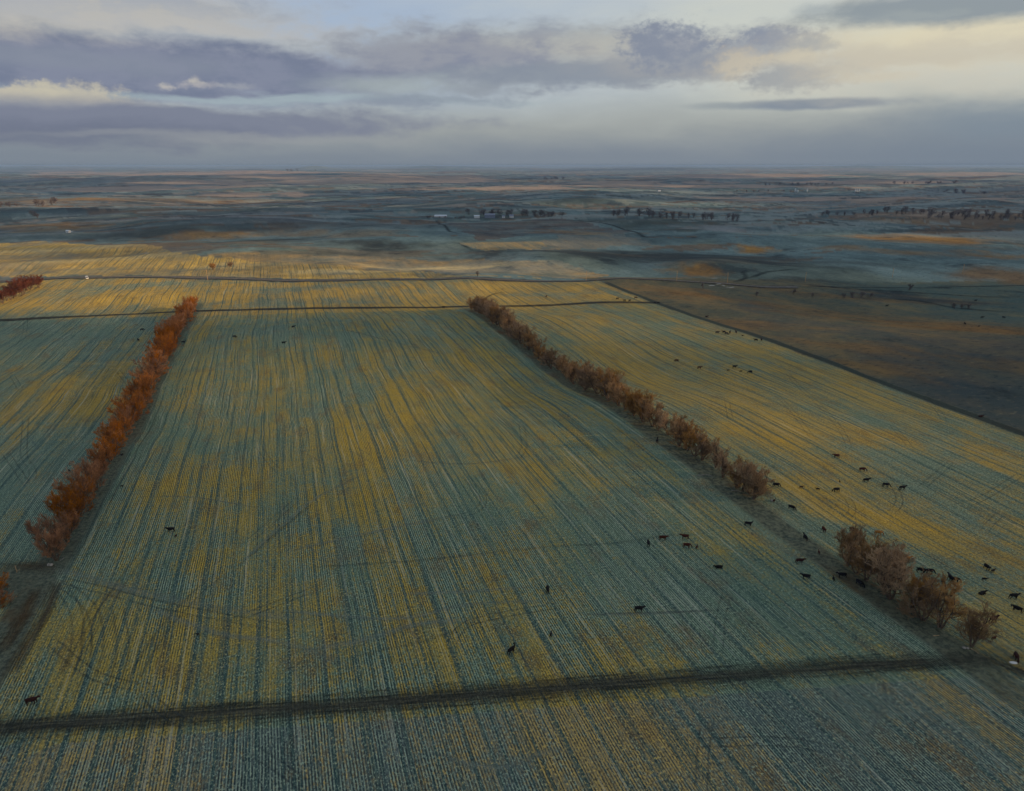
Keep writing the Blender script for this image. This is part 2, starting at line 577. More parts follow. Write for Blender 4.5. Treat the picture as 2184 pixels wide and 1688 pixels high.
    for x, y, rx, ry, k in ((1480, 628, 130, 10, 0.8), (2080, 705, 140, 9, 0.9), (1950, 690, 170, 8, 0.7), (1850, 740, 110, 10, 0.5),
                            (1900, 790, 120, 14, 0.5), (2150, 780, 90, 12, 0.4), (1600, 690, 120, 16, 0.5), (1750, 665, 160, 12, 0.5),
                            (2150, 590, 90, 12, 0.8), (1760, 628, 200, 4, 0.6), (2000, 640, 180, 4, 0.6)):
        put(patch(x, y, rx, ry) * k, (0.15, 0.085, 0.032), (0.30, 0.17, 0.055))
    # gold hills past the highway, sunlit brightness put into their stubble colour
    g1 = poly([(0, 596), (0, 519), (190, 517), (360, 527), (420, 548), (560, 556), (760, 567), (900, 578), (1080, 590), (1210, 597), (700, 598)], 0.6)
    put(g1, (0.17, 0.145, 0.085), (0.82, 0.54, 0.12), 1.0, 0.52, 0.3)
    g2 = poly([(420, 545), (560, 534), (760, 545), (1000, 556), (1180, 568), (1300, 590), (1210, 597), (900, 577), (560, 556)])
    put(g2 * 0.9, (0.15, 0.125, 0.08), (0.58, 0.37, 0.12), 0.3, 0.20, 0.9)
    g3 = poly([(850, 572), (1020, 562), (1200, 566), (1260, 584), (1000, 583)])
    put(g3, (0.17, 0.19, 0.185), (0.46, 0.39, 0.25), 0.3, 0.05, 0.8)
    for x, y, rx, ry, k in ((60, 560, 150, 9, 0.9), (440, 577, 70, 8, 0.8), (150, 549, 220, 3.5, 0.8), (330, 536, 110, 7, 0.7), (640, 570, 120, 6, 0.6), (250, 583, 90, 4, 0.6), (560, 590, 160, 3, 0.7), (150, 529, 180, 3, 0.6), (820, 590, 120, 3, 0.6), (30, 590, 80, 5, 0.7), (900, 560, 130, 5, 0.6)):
        put(patch(x, y, rx, ry) * k, (0.12, 0.13, 0.13), (0.24, 0.18, 0.09))  # darker bands: shade and frost put into the colour
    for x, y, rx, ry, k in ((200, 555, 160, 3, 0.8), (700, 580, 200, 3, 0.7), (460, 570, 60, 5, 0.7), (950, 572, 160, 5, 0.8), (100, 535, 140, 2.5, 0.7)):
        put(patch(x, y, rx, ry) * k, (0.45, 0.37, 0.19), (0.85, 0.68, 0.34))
    put(patch(430, 508, 90, 5) * 0.9, (0.25, 0.16, 0.06), (0.48, 0.28, 0.09))
    put(patch(540, 516, 90, 6) * 0.6, (0.11, 0.13, 0.13), (0.2, 0.17, 0.1))
    # striped quarter and the pale slope beside it
    g4 = poly([(975, 519), (1035, 536), (1180, 534), (1240, 528), (1170, 517)], 0.15)
    put(g4, (0.17, 0.17, 0.15), (0.56, 0.39, 0.16), 0.8, 0.25, 0.0)
    g5 = poly([(1180, 534), (1160, 512), (1230, 497), (1300, 494), (1410, 520), (1340, 530)])
    put(g5, (0.13, 0.155, 0.16), (0.33, 0.30, 0.235), 0.5, 0.05, 0.8)
    put(patch(1250, 497, 90, 5) * 0.8, (0.26, 0.18, 0.08), (0.46, 0.30, 0.12))
    g6 = poly([(960, 476), (1215, 468), (1330, 496), (1220, 500), (1020, 512)])
    put(g6 * 0.8, (0.075, 0.062, 0.06), (0.19, 0.125, 0.08), 0.0, 0.0, 1.0)
    g7 = poly([(1235, 466), (1300, 465), (1560, 474), (1480, 495), (1330, 492)])
    put(g7 * 0.8, (0.05, 0.068, 0.06), (0.10, 0.11, 0.075), 0.0, -0.05, 1.0)
    put(poly([(1290, 424), (1360, 418), (1480, 428), (1430, 433), (1330, 434)]), (0.17, 0.21, 0.20), (0.28, 0.29, 0.24), 0.4, 0.0, 0.3)
    put(patch(1540, 489, 90, 5) * 0.9, (0.22, 0.25, 0.26), (0.34, 0.35, 0.34))
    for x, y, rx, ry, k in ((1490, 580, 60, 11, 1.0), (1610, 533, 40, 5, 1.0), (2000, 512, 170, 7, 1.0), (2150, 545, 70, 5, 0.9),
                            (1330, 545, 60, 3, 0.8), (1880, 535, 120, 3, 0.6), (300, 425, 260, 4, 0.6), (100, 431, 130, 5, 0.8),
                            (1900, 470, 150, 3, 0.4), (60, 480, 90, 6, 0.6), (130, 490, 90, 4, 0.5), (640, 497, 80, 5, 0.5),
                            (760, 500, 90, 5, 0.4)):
        put(patch(x, y, rx, ry) * k, (0.24, 0.135, 0.042), (0.46, 0.27, 0.075))  # orange ground, with the sunlit knoll face put into the colour
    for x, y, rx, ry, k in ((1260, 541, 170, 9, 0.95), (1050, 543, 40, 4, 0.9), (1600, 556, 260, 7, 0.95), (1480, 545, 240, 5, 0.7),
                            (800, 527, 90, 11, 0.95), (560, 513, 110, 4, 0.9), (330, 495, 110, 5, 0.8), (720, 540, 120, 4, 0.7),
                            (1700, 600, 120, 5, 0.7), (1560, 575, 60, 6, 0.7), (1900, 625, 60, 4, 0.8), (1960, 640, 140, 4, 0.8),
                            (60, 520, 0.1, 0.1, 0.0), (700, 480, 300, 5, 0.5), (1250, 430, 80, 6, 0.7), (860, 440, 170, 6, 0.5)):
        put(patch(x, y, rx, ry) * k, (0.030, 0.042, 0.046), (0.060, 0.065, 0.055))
    # thin peach stripes toward the horizon: sunlit strips put into the ground colour
    for x, y, rx, ry in ((450, 371, 330, 2.0), (760, 373, 260, 2.0), (1420, 400, 260, 2.0), (1930, 389, 190, 1.6),
                         (480, 391, 130, 1.6), (800, 391, 160, 1.4), (1600, 375, 260, 1.4), (1950, 423, 240, 2.0), 
                         (950, 383, 220, 1.4), (150, 372, 160, 1.4), (2100, 372, 160, 1.2), (1050, 402, 200, 1.4), (500, 417, 100, 2.0),
                         (1640, 425, 150, 2.0), (250, 405, 240, 1.4), (1330, 388, 160, 1.4)):
        put(sstep(0.15, 0.4, patch(x, y, rx, ry * 1.4)) * 0.9, (0.36, 0.28, 0.22), (0.46, 0.35, 0.27))

    # where the stubble shows gold and where frost covers it
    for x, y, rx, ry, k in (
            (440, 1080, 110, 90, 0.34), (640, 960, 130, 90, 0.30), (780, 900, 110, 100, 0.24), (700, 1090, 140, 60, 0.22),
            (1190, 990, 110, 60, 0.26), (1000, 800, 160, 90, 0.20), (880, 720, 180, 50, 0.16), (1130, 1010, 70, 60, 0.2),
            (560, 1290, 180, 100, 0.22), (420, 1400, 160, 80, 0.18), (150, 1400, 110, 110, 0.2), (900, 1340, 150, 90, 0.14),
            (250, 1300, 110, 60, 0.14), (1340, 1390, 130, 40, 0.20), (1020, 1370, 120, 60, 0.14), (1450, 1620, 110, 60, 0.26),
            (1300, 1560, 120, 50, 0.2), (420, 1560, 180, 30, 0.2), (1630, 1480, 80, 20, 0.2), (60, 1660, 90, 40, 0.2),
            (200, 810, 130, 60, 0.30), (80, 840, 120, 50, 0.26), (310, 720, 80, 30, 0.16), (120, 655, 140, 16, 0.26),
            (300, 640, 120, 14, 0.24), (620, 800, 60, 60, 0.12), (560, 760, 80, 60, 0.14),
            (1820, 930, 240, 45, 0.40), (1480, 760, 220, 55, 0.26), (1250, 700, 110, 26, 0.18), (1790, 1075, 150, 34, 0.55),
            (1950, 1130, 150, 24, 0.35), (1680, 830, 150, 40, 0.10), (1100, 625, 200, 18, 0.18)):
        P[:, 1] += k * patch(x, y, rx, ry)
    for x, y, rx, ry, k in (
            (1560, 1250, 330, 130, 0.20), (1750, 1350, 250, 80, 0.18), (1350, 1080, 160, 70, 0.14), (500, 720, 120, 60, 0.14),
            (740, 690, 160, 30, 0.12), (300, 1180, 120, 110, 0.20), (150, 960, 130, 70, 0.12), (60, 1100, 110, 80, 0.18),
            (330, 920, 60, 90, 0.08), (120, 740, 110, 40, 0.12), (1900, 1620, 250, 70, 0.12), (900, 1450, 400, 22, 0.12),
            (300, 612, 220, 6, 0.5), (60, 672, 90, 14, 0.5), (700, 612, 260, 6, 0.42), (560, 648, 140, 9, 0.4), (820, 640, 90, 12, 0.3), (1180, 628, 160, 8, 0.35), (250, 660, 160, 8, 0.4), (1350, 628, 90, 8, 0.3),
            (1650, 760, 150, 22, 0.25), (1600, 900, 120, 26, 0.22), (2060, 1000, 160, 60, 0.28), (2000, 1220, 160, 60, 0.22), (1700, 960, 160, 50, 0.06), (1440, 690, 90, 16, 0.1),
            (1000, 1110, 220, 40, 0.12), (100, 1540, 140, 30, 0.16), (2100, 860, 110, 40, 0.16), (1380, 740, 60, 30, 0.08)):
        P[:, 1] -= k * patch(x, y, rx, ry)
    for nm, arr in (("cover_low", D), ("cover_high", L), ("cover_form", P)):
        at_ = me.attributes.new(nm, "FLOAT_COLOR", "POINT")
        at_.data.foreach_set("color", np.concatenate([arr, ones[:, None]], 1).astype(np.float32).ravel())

    # ---- shader
    m = bpy.data.materials.new("ground_cover"); m.use_nodes = True
    N = NT(m.node_tree)
    b = m.node_tree.nodes["Principled BSDF"]
    b.inputs["Roughness"].default_value = 0.95
    b.inputs["Specular IOR Level"].default_value = 0.05
    pos = N.node("ShaderNodeNewGeometry").outputs["Position"]
    sp = N.node("ShaderNodeSeparateXYZ"); N.put(sp.inputs[0], pos)
    gx, gy = sp.outputs[0], sp.outputs[1]
    lo, hi = N.attr("cover_low").outputs["Color"], N.attr("cover_high").outputs["Color"]
    fs = N.node("ShaderNodeSeparateColor"); N.put(fs.inputs[0], N.attr("cover_form").outputs["Color"])
    rows, bias, coarse = fs.outputs[0], fs.outputs[1], fs.outputs[2]
    # rows wander a little
    wob = N.noise(N.comb(N.mul(gx, 0.02), N.mul(gy, 0.016), 0.0), 1.0, 2.0)
    wob2 = N.noise(N.comb(N.mul(gx, 0.05), N.mul(gy, 0.09), 5.0), 1.0, 2.0)
    X2 = N.math("MULTIPLY_ADD", N.sub(wob, 0.5), N.ramp(gy, 150.0, 420.0, 1.2, 3.8), gx)
    X2 = N.math("MULTIPLY_ADD", N.sub(wob2, 0.5), N.ramp(gy, 150.0, 420.0, 0.25, 1.0), X2)
    # strips left by each pass of the machine
    sid = N.math("FLOOR", N.mul(X2, 1 / 6.7))
    wn = N.node("ShaderNodeTexWhiteNoise", noise_dimensions="1D"); N.put(wn.inputs["W"], sid)
    strip = N.sub(wn.outputs[0], 0.5)
    s1 = N.noise(N.comb(N.mul(X2, 0.55), N.mul(gy, 0.010), 1.3), 1.0, 3.0, 0.6)
    s2 = N.noise(N.comb(N.mul(X2, 1.7), N.mul(gy, 0.022), 7.7), 1.0, 3.0, 0.6)
    big = N.noise(N.comb(N.mul(gx, 0.020), N.mul(gy, 0.009), 3.1), 1.0, 4.0, 0.6)
    mid = N.noise(N.comb(N.mul(gx, 0.075), N.mul(gy, 0.045), 5.1), 1.0, 4.0, 0.62)
    crs = N.noise(N.comb(N.mul(gx, 0.09), N.mul(gy, 0.55), 6.6), 1.0, 3.0, 0.6)       # marks across the rows
    dia = N.noise(N.comb(N.mul(N.add(gx, N.mul(gy, 0.45)), 0.6), N.mul(N.sub(gy, N.mul(gx, 0.45)), 0.02), 2.2), 1.0, 2.0)
    fine = N.noise(N.comb(N.mul(gx, 2.4), N.mul(gy, 0.9), 8.8), 1.0, 4.0, 0.7)
    fine2 = N.noise(pos, 0.9, 4.0, 0.7)
    # gold versus frost
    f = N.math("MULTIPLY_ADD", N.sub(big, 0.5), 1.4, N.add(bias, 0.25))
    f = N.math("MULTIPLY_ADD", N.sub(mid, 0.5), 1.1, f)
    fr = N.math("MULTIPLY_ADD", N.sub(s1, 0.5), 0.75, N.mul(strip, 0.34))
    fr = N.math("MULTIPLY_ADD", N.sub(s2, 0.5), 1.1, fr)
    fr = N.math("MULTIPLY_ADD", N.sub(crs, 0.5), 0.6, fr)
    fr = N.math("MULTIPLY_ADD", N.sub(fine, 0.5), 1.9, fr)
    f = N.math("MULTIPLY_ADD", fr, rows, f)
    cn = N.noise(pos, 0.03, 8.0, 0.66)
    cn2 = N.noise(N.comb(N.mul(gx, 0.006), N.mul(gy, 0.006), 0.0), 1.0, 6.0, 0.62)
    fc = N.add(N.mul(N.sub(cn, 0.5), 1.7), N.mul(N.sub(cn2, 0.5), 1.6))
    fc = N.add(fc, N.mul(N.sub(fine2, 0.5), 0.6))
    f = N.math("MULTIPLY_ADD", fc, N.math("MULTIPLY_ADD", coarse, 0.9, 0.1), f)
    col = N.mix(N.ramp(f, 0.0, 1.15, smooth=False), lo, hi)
    # stubble rows, 0.55 m apart: pale straw over soil darkened by painted teal shadow, broken along their length
    w = N.math("SINE", N.mul(X2, 2 * math.pi / 0.55))
    brk = N.ramp(N.noise(N.comb(N.mul(gx, 1.8), N.mul(gy, 0.22), 4.4), 1.0, 2.0), 0.28, 0.52)
    rpatch = N.ramp(N.noise(N.comb(N.mul(gx, 0.05), N.mul(gy, 0.02), 9.9), 1.0, 3.0), 0.38, 0.6, 0.45, 1.0)
    wr = N.mul(N.mul(w, N.mul(brk, rpatch)), rows)
    col = N.mix(N.math("MULTIPLY", N.ramp(wr, 0.0, 1.0), 0.85), col, N.mix(N.ramp(f, 0.1, 0.5), (0.36, 0.46, 0.34), N.mix(0.4, hi, (0.78, 0.55, 0.14))))
    col = N.mix(N.math("MULTIPLY", N.ramp(wr, 0.0, -1.0), 0.85), col, (0.012, 0.024, 0.026))
    # wheelings: dark frosted lines along the rows, pairs at the pass edges
    t1 = N.ramp(N.math("ABSOLUTE", N.sub(N.math("FRACT", N.mul(X2, 1 / 6.7)), 0.5)), 0.405, 0.44)
    tr = N.noise(N.comb(N.mul(sid, 3.7), N.mul(gy, 0.013), 0.0), 1.0, 2.0)
    t1 = N.mul(t1, N.ramp(tr, 0.38, 0.58))
    t1b = N.ramp(N.math('ABSOLUTE', N.sub(N.math('FRACT', N.mul(X2, 1 / 2.9)), 0.5)), 0.40, 0.46)
    t1b = N.mul(t1b, N.ramp(N.noise(N.comb(N.mul(X2, 0.31), N.mul(gy, 0.02), 3.0), 1.0, 2.0), 0.44, 0.54))
    t1 = N.math('MAXIMUM', t1, t1b)
    t2 = N.ramp(s1, 0.40, 0.32)
    trk = N.mul(N.math("MAXIMUM", N.mul(t1, 0.88), N.mul(t2, 0.6)), rows)
    col = N.mix(trk, col, N.mix(N.ramp(fine, 0.35, 0.65), (0.026, 0.060, 0.060), (0.080, 0.152, 0.136)))
    t6 = N.mul(N.ramp(s2, 0.40, 0.33), rows)
    col = N.mix(N.mul(t6, 0.7), col, (0.028, 0.066, 0.066))
    t3 = N.mul(N.ramp(s2, 0.60, 0.68), rows)
    col = N.mix(N.mul(t3, 0.5), col, (0.46, 0.50, 0.40))
    t4 = N.mul(N.ramp(dia, 0.33, 0.26), rows)
    col = N.mix(N.mul(t4, 0.35), col, (0.07, 0.11, 0.12))
    t5 = N.mul(N.ramp(crs, 0.64, 0.74), rows)
    col = N.mix(N.mul(t5, 0.35), col, (0.17, 0.24, 0.24))
    brn = N.noise(N.comb(N.mul(gx, 0.11), N.mul(gy, 0.05), 12.0), 1.0, 5.0, 0.65)
    col = N.mix(N.mul(N.mul(N.ramp(brn, 0.52, 0.70), rows), 0.55), col, N.mix(N.ramp(fine, 0.3, 0.7), (0.07, 0.046, 0.026), (0.26, 0.16, 0.06)))
    # frost caught on loose straw, pale specks
    spk = N.noise(N.comb(N.mul(gx, 3.1), N.mul(gy, 1.7), 1.1), 1.0, 3.0, 0.7)
    col = N.mix(N.mul(N.ramp(spk, 0.54, 0.66), N.mul(rows, 0.75)), col, N.mix(N.ramp(f, 0.15, 0.6), (0.41, 0.53, 0.38), (0.76, 0.55, 0.14)))
    col = N.mix(N.mul(N.ramp(spk, 0.46, 0.34), N.mul(rows, 0.85)), col, (0.022, 0.034, 0.040))
    rgh = N.noise(N.comb(N.mul(gx, 0.16), N.mul(gy, 0.35), 2.0), 1.0, 6.0, 0.75)
    col = N.mix(N.mul(coarse, N.ramp(rgh, 0.55, 0.7, 0.0, 0.6)), col, N.mix(0.5, hi, (0.30, 0.27, 0.17)))
    col = N.mix(N.mul(coarse, N.ramp(rgh, 0.46, 0.36, 0.0, 0.7)), col, (0.022, 0.034, 0.034))
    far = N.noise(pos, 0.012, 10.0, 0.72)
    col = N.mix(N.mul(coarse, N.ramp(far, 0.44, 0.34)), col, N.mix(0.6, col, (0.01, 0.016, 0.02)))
    # unploughed grass under and beside the tree rows
    def strip_mask(c0, c1, half, edge):
        e = N.mul(N.sub(N.noise(N.comb(N.mul(gx, 0.1), N.mul(gy, 0.05), c0), 1.0, 3.0), 0.5), 3.0)
        d = N.math("ABSOLUTE", N.sub(N.sub(gx, N.mul(gy, c1)), N.add(e, c0)))
        return N.ramp(d, half + edge, half - edge)
    gm = N.math("MAXIMUM", N.mul(strip_mask(-65.2, 0.0, 4.5, 1.3), N.mul(N.ramp(gy, 585.0, 570.0), N.ramp(gy, 178.0, 188.0))),
                N.mul(strip_mask(131.0, -0.002, 4.0, 1.3), N.mul(N.ramp(gy, 505.0, 490.0), N.ramp(gy, 60.0, 85.0, 0.35, 1.0))))
    gm = N.math("MAXIMUM", gm, N.mul(strip_mask(-66.4, 0.0, 3.8, 0.8), N.ramp(gy, 188.0, 178.0)))
    gm = N.math("MAXIMUM", gm, N.mul(strip_mask(-76.0, 0.0, 12.0, 0.8), N.mul(N.ramp(gy, 171.0, 176.0), N.ramp(gy, 192.0, 186.0))))
    gm = N.math("MAXIMUM", gm, N.mul(strip_mask(272.0, 0.0, 3.0, 1.0), N.ramp(gy, 560.0, 545.0)))
    gcol = N.mix(N.ramp(fine2, 0.3, 0.7), (0.040, 0.056, 0.046), (0.165, 0.180, 0.125))
    gcol = N.mix(N.ramp(mid, 0.5, 0.75), gcol, (0.10, 0.068, 0.035))
    col = N.mix(N.mul(gm, N.ramp(fine, 0.25, 0.5, 0.72, 1.0)), col, gcol)
    col = N.mix(N.mul(N.mul(strip_mask(272.0, 0.0, 2.6, 0.8), N.ramp(gy, 560.0, 545.0)), 0.8), col, (0.028, 0.040, 0.036))
    # clod-sized speckle
    col = N.mix(N.ramp(fine2, 0.60, 0.80, 0.0, 0.35), col, (0.02, 0.025, 0.025))
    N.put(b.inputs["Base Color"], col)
    hgt = N.add(N.mul(wr, 0.05), N.add(N.mul(fine2, 0.25), N.mul(N.mul(fine, rows), 0.12)))
    hgt = N.sub(hgt, N.mul(trk, 0.10))
    bp = N.node("ShaderNodeBump")
    bp.inputs["Strength"].default_value = 0.8
    bp.inputs["Distance"].default_value = 1.0
    N.put(bp.inputs["Height"], hgt)
    N.l.new(bp.outputs[0], b.inputs["Normal"])
    me.materials.append(m)
    o = link("ground", me)
    tag(o, kind="structure")


build_ground()


# ------------------------------------------------------------------ lanes, road, tracks, creek
def strip_mat(name, lo, hi, edge, cover, nx=1.2, ny=0.12, lat=9.0):
    """soil or grass sheet whose ragged border lets the field through"""
    m = bpy.data.materials.new(name); m.use_nodes = True
    N = NT(m.node_tree)
    nt = m.node_tree
    b = nt.nodes["Principled BSDF"]; b.inputs["Roughness"].default_value = 0.95; b.inputs["Specular IOR Level"].default_value = 0.05
    uv = N.node("ShaderNodeUVMap").outputs[0]
    sp = N.node("ShaderNodeSeparateXYZ"); N.put(sp.inputs[0], uv)
    pos = N.node("ShaderNodeNewGeometry").outputs["Position"]
    n1 = N.noise(N.comb(N.mul(sp.outputs[0], lat), N.mul(sp.outputs[1], ny), 0.0), 1.0, 5.0, 0.7)
    n2 = N.noise(pos, nx, 4.0, 0.7)
    N.put(b.inputs["Base Color"], N.mix(N.ramp(N.add(N.mul(n1, 0.6), N.mul(n2, 0.4)), 0.40, 0.66), lo, hi))
    d = N.mul(N.math("ABSOLUTE", N.sub(sp.outputs[0], 0.5)), 2.0)
    d = N.add(d, N.add(N.mul(N.sub(n1, 0.5), edge * 1.6), N.mul(N.sub(n2, 0.5), edge * 1.2)))
    a = N.mul(N.mul(N.ramp(d, 0.98, 0.98 - edge), cover), N.mul(N.attr('fade').outputs['Fac'], N.ramp(N.noise(N.comb(N.mul(sp.outputs[0], 2.0), N.mul(sp.outputs[1], 0.035), 5.5), 1.0, 3.0), 0.35, 0.6, 0.6, 1.0)))
    tb = N.node("ShaderNodeBsdfTransparent"); mx = N.node("ShaderNodeMixShader")
    N.put(mx.inputs[0], a)
    N.l.new(tb.outputs[0], mx.inputs[1]); N.l.new(b.outputs[0], mx.inputs[2])
    N.l.new(mx.outputs[0], nt.nodes["Material Output"].inputs[0])
    return m


def smooth_line(pts, step):
    P = [Vector((p[0], p[1])) for p in pts]
    out = []
    for i in range(len(P) - 1):
        p0, p1, p2, p3 = P[max(i - 1, 0)], P[i], P[i + 1], P[min(i + 2, len(P) - 1)]
        n = max(2, int((p2 - p1).length / step))
        for k in range(n):
            t = k / n
            out.append(0.5 * ((2 * p1) + (p2 - p0) * t + (2 * p0 - 5 * p1 + 4 * p2 - p3) * t * t + (3 * p1 - p0 - 3 * p2 + p3) * t ** 3))
    out.append(P[-1])
    return out


def ribbon(name, pts, width, m, lift=0.05, offs=(0.0,), step=4.0, cols=5, fade=0.0):
    L = smooth_line(pts, step)
    V, F, U = [], [], []
    for off in offs:
        b0 = len(V); s = 0.0
        for i, p in enumerate(L):
            a = L[max(i - 1, 0)]; b = L[min(i + 1, len(L) - 1)]
            d = (b - a).normalized(); nrm = Vector((-d.y, d.x))
            if i: s += (p - L[i - 1]).length
            for c in range(cols):
                t = c / (cols - 1)
                q = p + nrm * (off + (t - 0.5) * width)
                V.append((q.x, q.y, 0)); U.append((t, s))
            if i:
                k = b0 + (i - 1) * cols
                for c in range(cols - 1):
                    F.append((k + c, k + c + 1, k + cols + c + 1, k + cols + c))
    V = np.array(V)
    V[:, 2] = height(V[:, 0], V[:, 1]) + lift
    F = np.array(F)
    me = mesh_from(name, V, F[:, ::-1].copy(), [m], True)
    fa = me.attributes.new('fade', 'FLOAT', 'POINT'); ss = np.array(U)[:, 1]
    fa.data.foreach_set('value', (np.clip(np.minimum(ss, ss.max() - ss) / fade, 0, 1) if fade else np.ones(len(ss))).astype(np.float32))
    uvl = me.uv_layers.new(name="UVMap")
    li = np.empty(len(me.loops), np.int32); me.loops.foreach_get("vertex_index", li)
    uvl.data.foreach_set("uv", np.array(U)[li].astype(np.float32).ravel())
    o = link(name, me)
    tag(o, kind="structure")
    return o


M_LANE = strip_mat("trampled_lane", (0.022, 0.026, 0.022), (0.125, 0.122, 0.090), 1.0, 0.86, nx=1.6, ny=0.05, lat=16.0)
M_LANE2 = strip_mat("far_lane", (0.030, 0.034, 0.032), (0.07, 0.065, 0.05), 0.5, 0.92)
M_RUT = strip_mat("wheel_rut", (0.030, 0.046, 0.054), (0.07, 0.10, 0.11), 0.8, 0.36, ny=0.3, lat=2.0)
M_PATH = strip_mat("worn_path", (0.13, 0.18, 0.155), (0.42, 0.47, 0.39), 0.95, 0.42, ny=0.06, lat=12.0)
M_SOIL = strip_mat("bare_track", (0.050, 0.036, 0.021), (0.17, 0.120, 0.060), 0.95, 0.7, ny=0.08, lat=10.0)
M_VERGE = strip_mat("verge_grass", (0.070, 0.066, 0.054), (0.17, 0.14, 0.09), 0.7, 0.95, nx=0.12)
M_DITCH = strip_mat("ditch_grass", (0.014, 0.020, 0.022), (0.045, 0.056, 0.05), 0.9, 0.7, nx=0.12, ny=0.02)
M_ROAD = mat("weathered_asphalt", (0.10, 0.10, 0.105), 0.9, 0.4, 0.25)
M_LINE = mat("road_paint", (0.45, 0.36, 0.12), 0.8)

lane_pts = [(-260, 174), (-150, 147), (-100, 136), (-59, 126.5), (8.7, 110.8), (64, 98.6), (100, 90.5), (131.7, 83.4), (152, 80)]
ribbon("dirt_lane", lane_pts, 9.0, M_LANE, 0.04, cols=9, fade=38)
ribbon("dirt_lane", [(134, 84), (138, 77), (146, 64), (160, 44)], 6, M_LANE, 0.055, cols=7, fade=6)
far = [at(*p) for p in ((-260, 694), (0, 684), (250, 672), (500, 662), (800, 657), (1000, 654), (1200, 650), (1400, 646))]
ribbon("field_lane", [(p.x, p.y) for p in far], 9, M_LANE2, 0.12, cols=7)
pt = [at(*p) for p in ((-40, 1205), (60, 1208), (150, 1222), (330, 1272), (520, 1305), (700, 1330))]
ribbon("dirt_lane", [(p.x, p.y) for p in pt[:3]], 6, M_SOIL, 0.06, cols=7, fade=14)
ribbon("worn_path", [(p.x, p.y) for p in pt[1:]], 4.5, M_PATH, 0.05, cols=7, fade=14)
for pts in ([(120, 1240), (100, 1300), (60, 1370), (10, 1450)], [(80, 1250), (40, 1330), (0, 1400)]):
    q = [at(*p) for p in pts]
    ribbon("dirt_lane", [(p.x, p.y) for p in q], 5.0, M_SOIL, 0.07, cols=5, fade=5)
# trodden lines across the rows
for pts, wd in (([(620, 1390), (760, 1370), (900, 1330), (1040, 1325)], 2.2), ([(300, 1290), (460, 1350), (620, 1375), (780, 1440)], 2.0),
                ([(500, 1215), (620, 1105), (680, 1060), (800, 1000)], 1.6), ([(600, 1180), (820, 1130), (1000, 1095)], 1.6),
                
                ([(820, 1270), (1000, 1262), (1160, 1250)], 1.5), ([(560, 1300), (840, 1320), (1000, 1290), (1200, 1280)], 1.5),
                ([(1220, 1310), (1370, 1310), (1560, 1300)], 1.2), ([(900, 1600), (1060, 1640), (1180, 1600), (1260, 1610)], 1.6),
                ([(1400, 1490), (1600, 1540), (1700, 1620)], 1.5), ([(1900, 1480), (1840, 1580), (1820, 1680)], 2.0),
                ([(300, 1060), (420, 1062), (560, 1085)], 1.0), ([(850, 980), (1000, 990), (1150, 970)], 1.2), ([(720, 700), (860, 735), (960, 760)], 1.5)):
    q = [at(*p) for p in pts]
    ribbon("worn_path", [(p.x, p.y) for p in q], wd * 1.5, M_PATH, 0.055, step=3, cols=5, fade=10)
road = [(-900, 962), (-500, 829), (-244, 744), (39, 650), (281, 570), (450, 514), (640, 462), (900, 402), (1300, 310)]
far_road, road = road[5:], road[:6]
ribbon("side_track", far_road, 6, M_DITCH, 0.3, step=10, cols=5, fade=20)
ribbon("road_verge", road, 17, M_VERGE, 0.16, step=10, cols=9)
ribbon("highway", road, 7.5, M_ROAD, 0.42, step=10, cols=5)
ribbon("road_marking", road, 0.35, M_LINE, 0.46, step=10, cols=2)

for pts in (
        # right field
        [(1677, 794), (1704, 825), (1745, 862), (1780, 900), (1800, 928), (1812, 960)],
        [(1655, 842), (1690, 878), (1722, 920), (1740, 945)],
        [(1975, 850), (2003, 880), (2014, 900)], [(1550, 855), (1556, 885), (1560, 900)],
        [(1880, 1010), (1905, 1035), (1918, 1065), (1910, 1085), (1890, 1100)],
        [(1790, 1045), (1812, 1070), (1818, 1090), (1800, 1110)],
        [(2180, 1010), (2110, 1055), (2060, 1078)], [(2030, 985), (1990, 1020), (1960, 1045)],
        [(2140, 1090), (2110, 1120), (2095, 1140)], [(1900, 905), (1930, 940), (1945, 960)],
        # left field
        [(55, 890), (52, 940), (52, 975), (70, 1005), (64, 1030)], [(10, 965), (58, 1035)], [(25, 800), (45, 835)],
        [(250, 790), (290, 840), (330, 870)], [(55, 680), (50, 720), (30, 745)],
        # middle field
        [(550, 950), (575, 985), (600, 1010)], [(1110, 900), (1118, 950), (1100, 985)], [(985, 1010), (1030, 1060), (1015, 1090), (960, 1105)],
        [(640, 1060), (560, 1130), (520, 1165)], [(690, 1250), (480, 1330)], [(1200, 1290), (1000, 1330), (960, 1395)],
        # foreground, right
        [(1553, 1255), (1537, 1320), (1530, 1410)], [(1512, 1520), (1500, 1600), (1494, 1700)],
        [(2010, 1520), (1965, 1545), (1962, 1570), (1985, 1592), (2020, 1607)],
        [(1470, 1585), (1650, 1582), (1735, 1592), (1790, 1608)], [(1870, 1632), (1920, 1650), (2010, 1668)],
        [(1400, 1440), (1560, 1450), (1680, 1560), (1760, 1660)], [(520, 1590), (600, 1640), (680, 1700)],
        [(300, 1455), (340, 1510), (420, 1560)], [(100, 1360), (200, 1440), (320, 1470)], [(240, 1250), (190, 1320), (185, 1400)]):
    w = [at(*p) for p in pts]
    ribbon("tyre_track", [(p.x, p.y) for p in w], 0.6, M_RUT, 0.06, offs=(-1.0, 1.0), step=2.0, cols=3, fade=6)

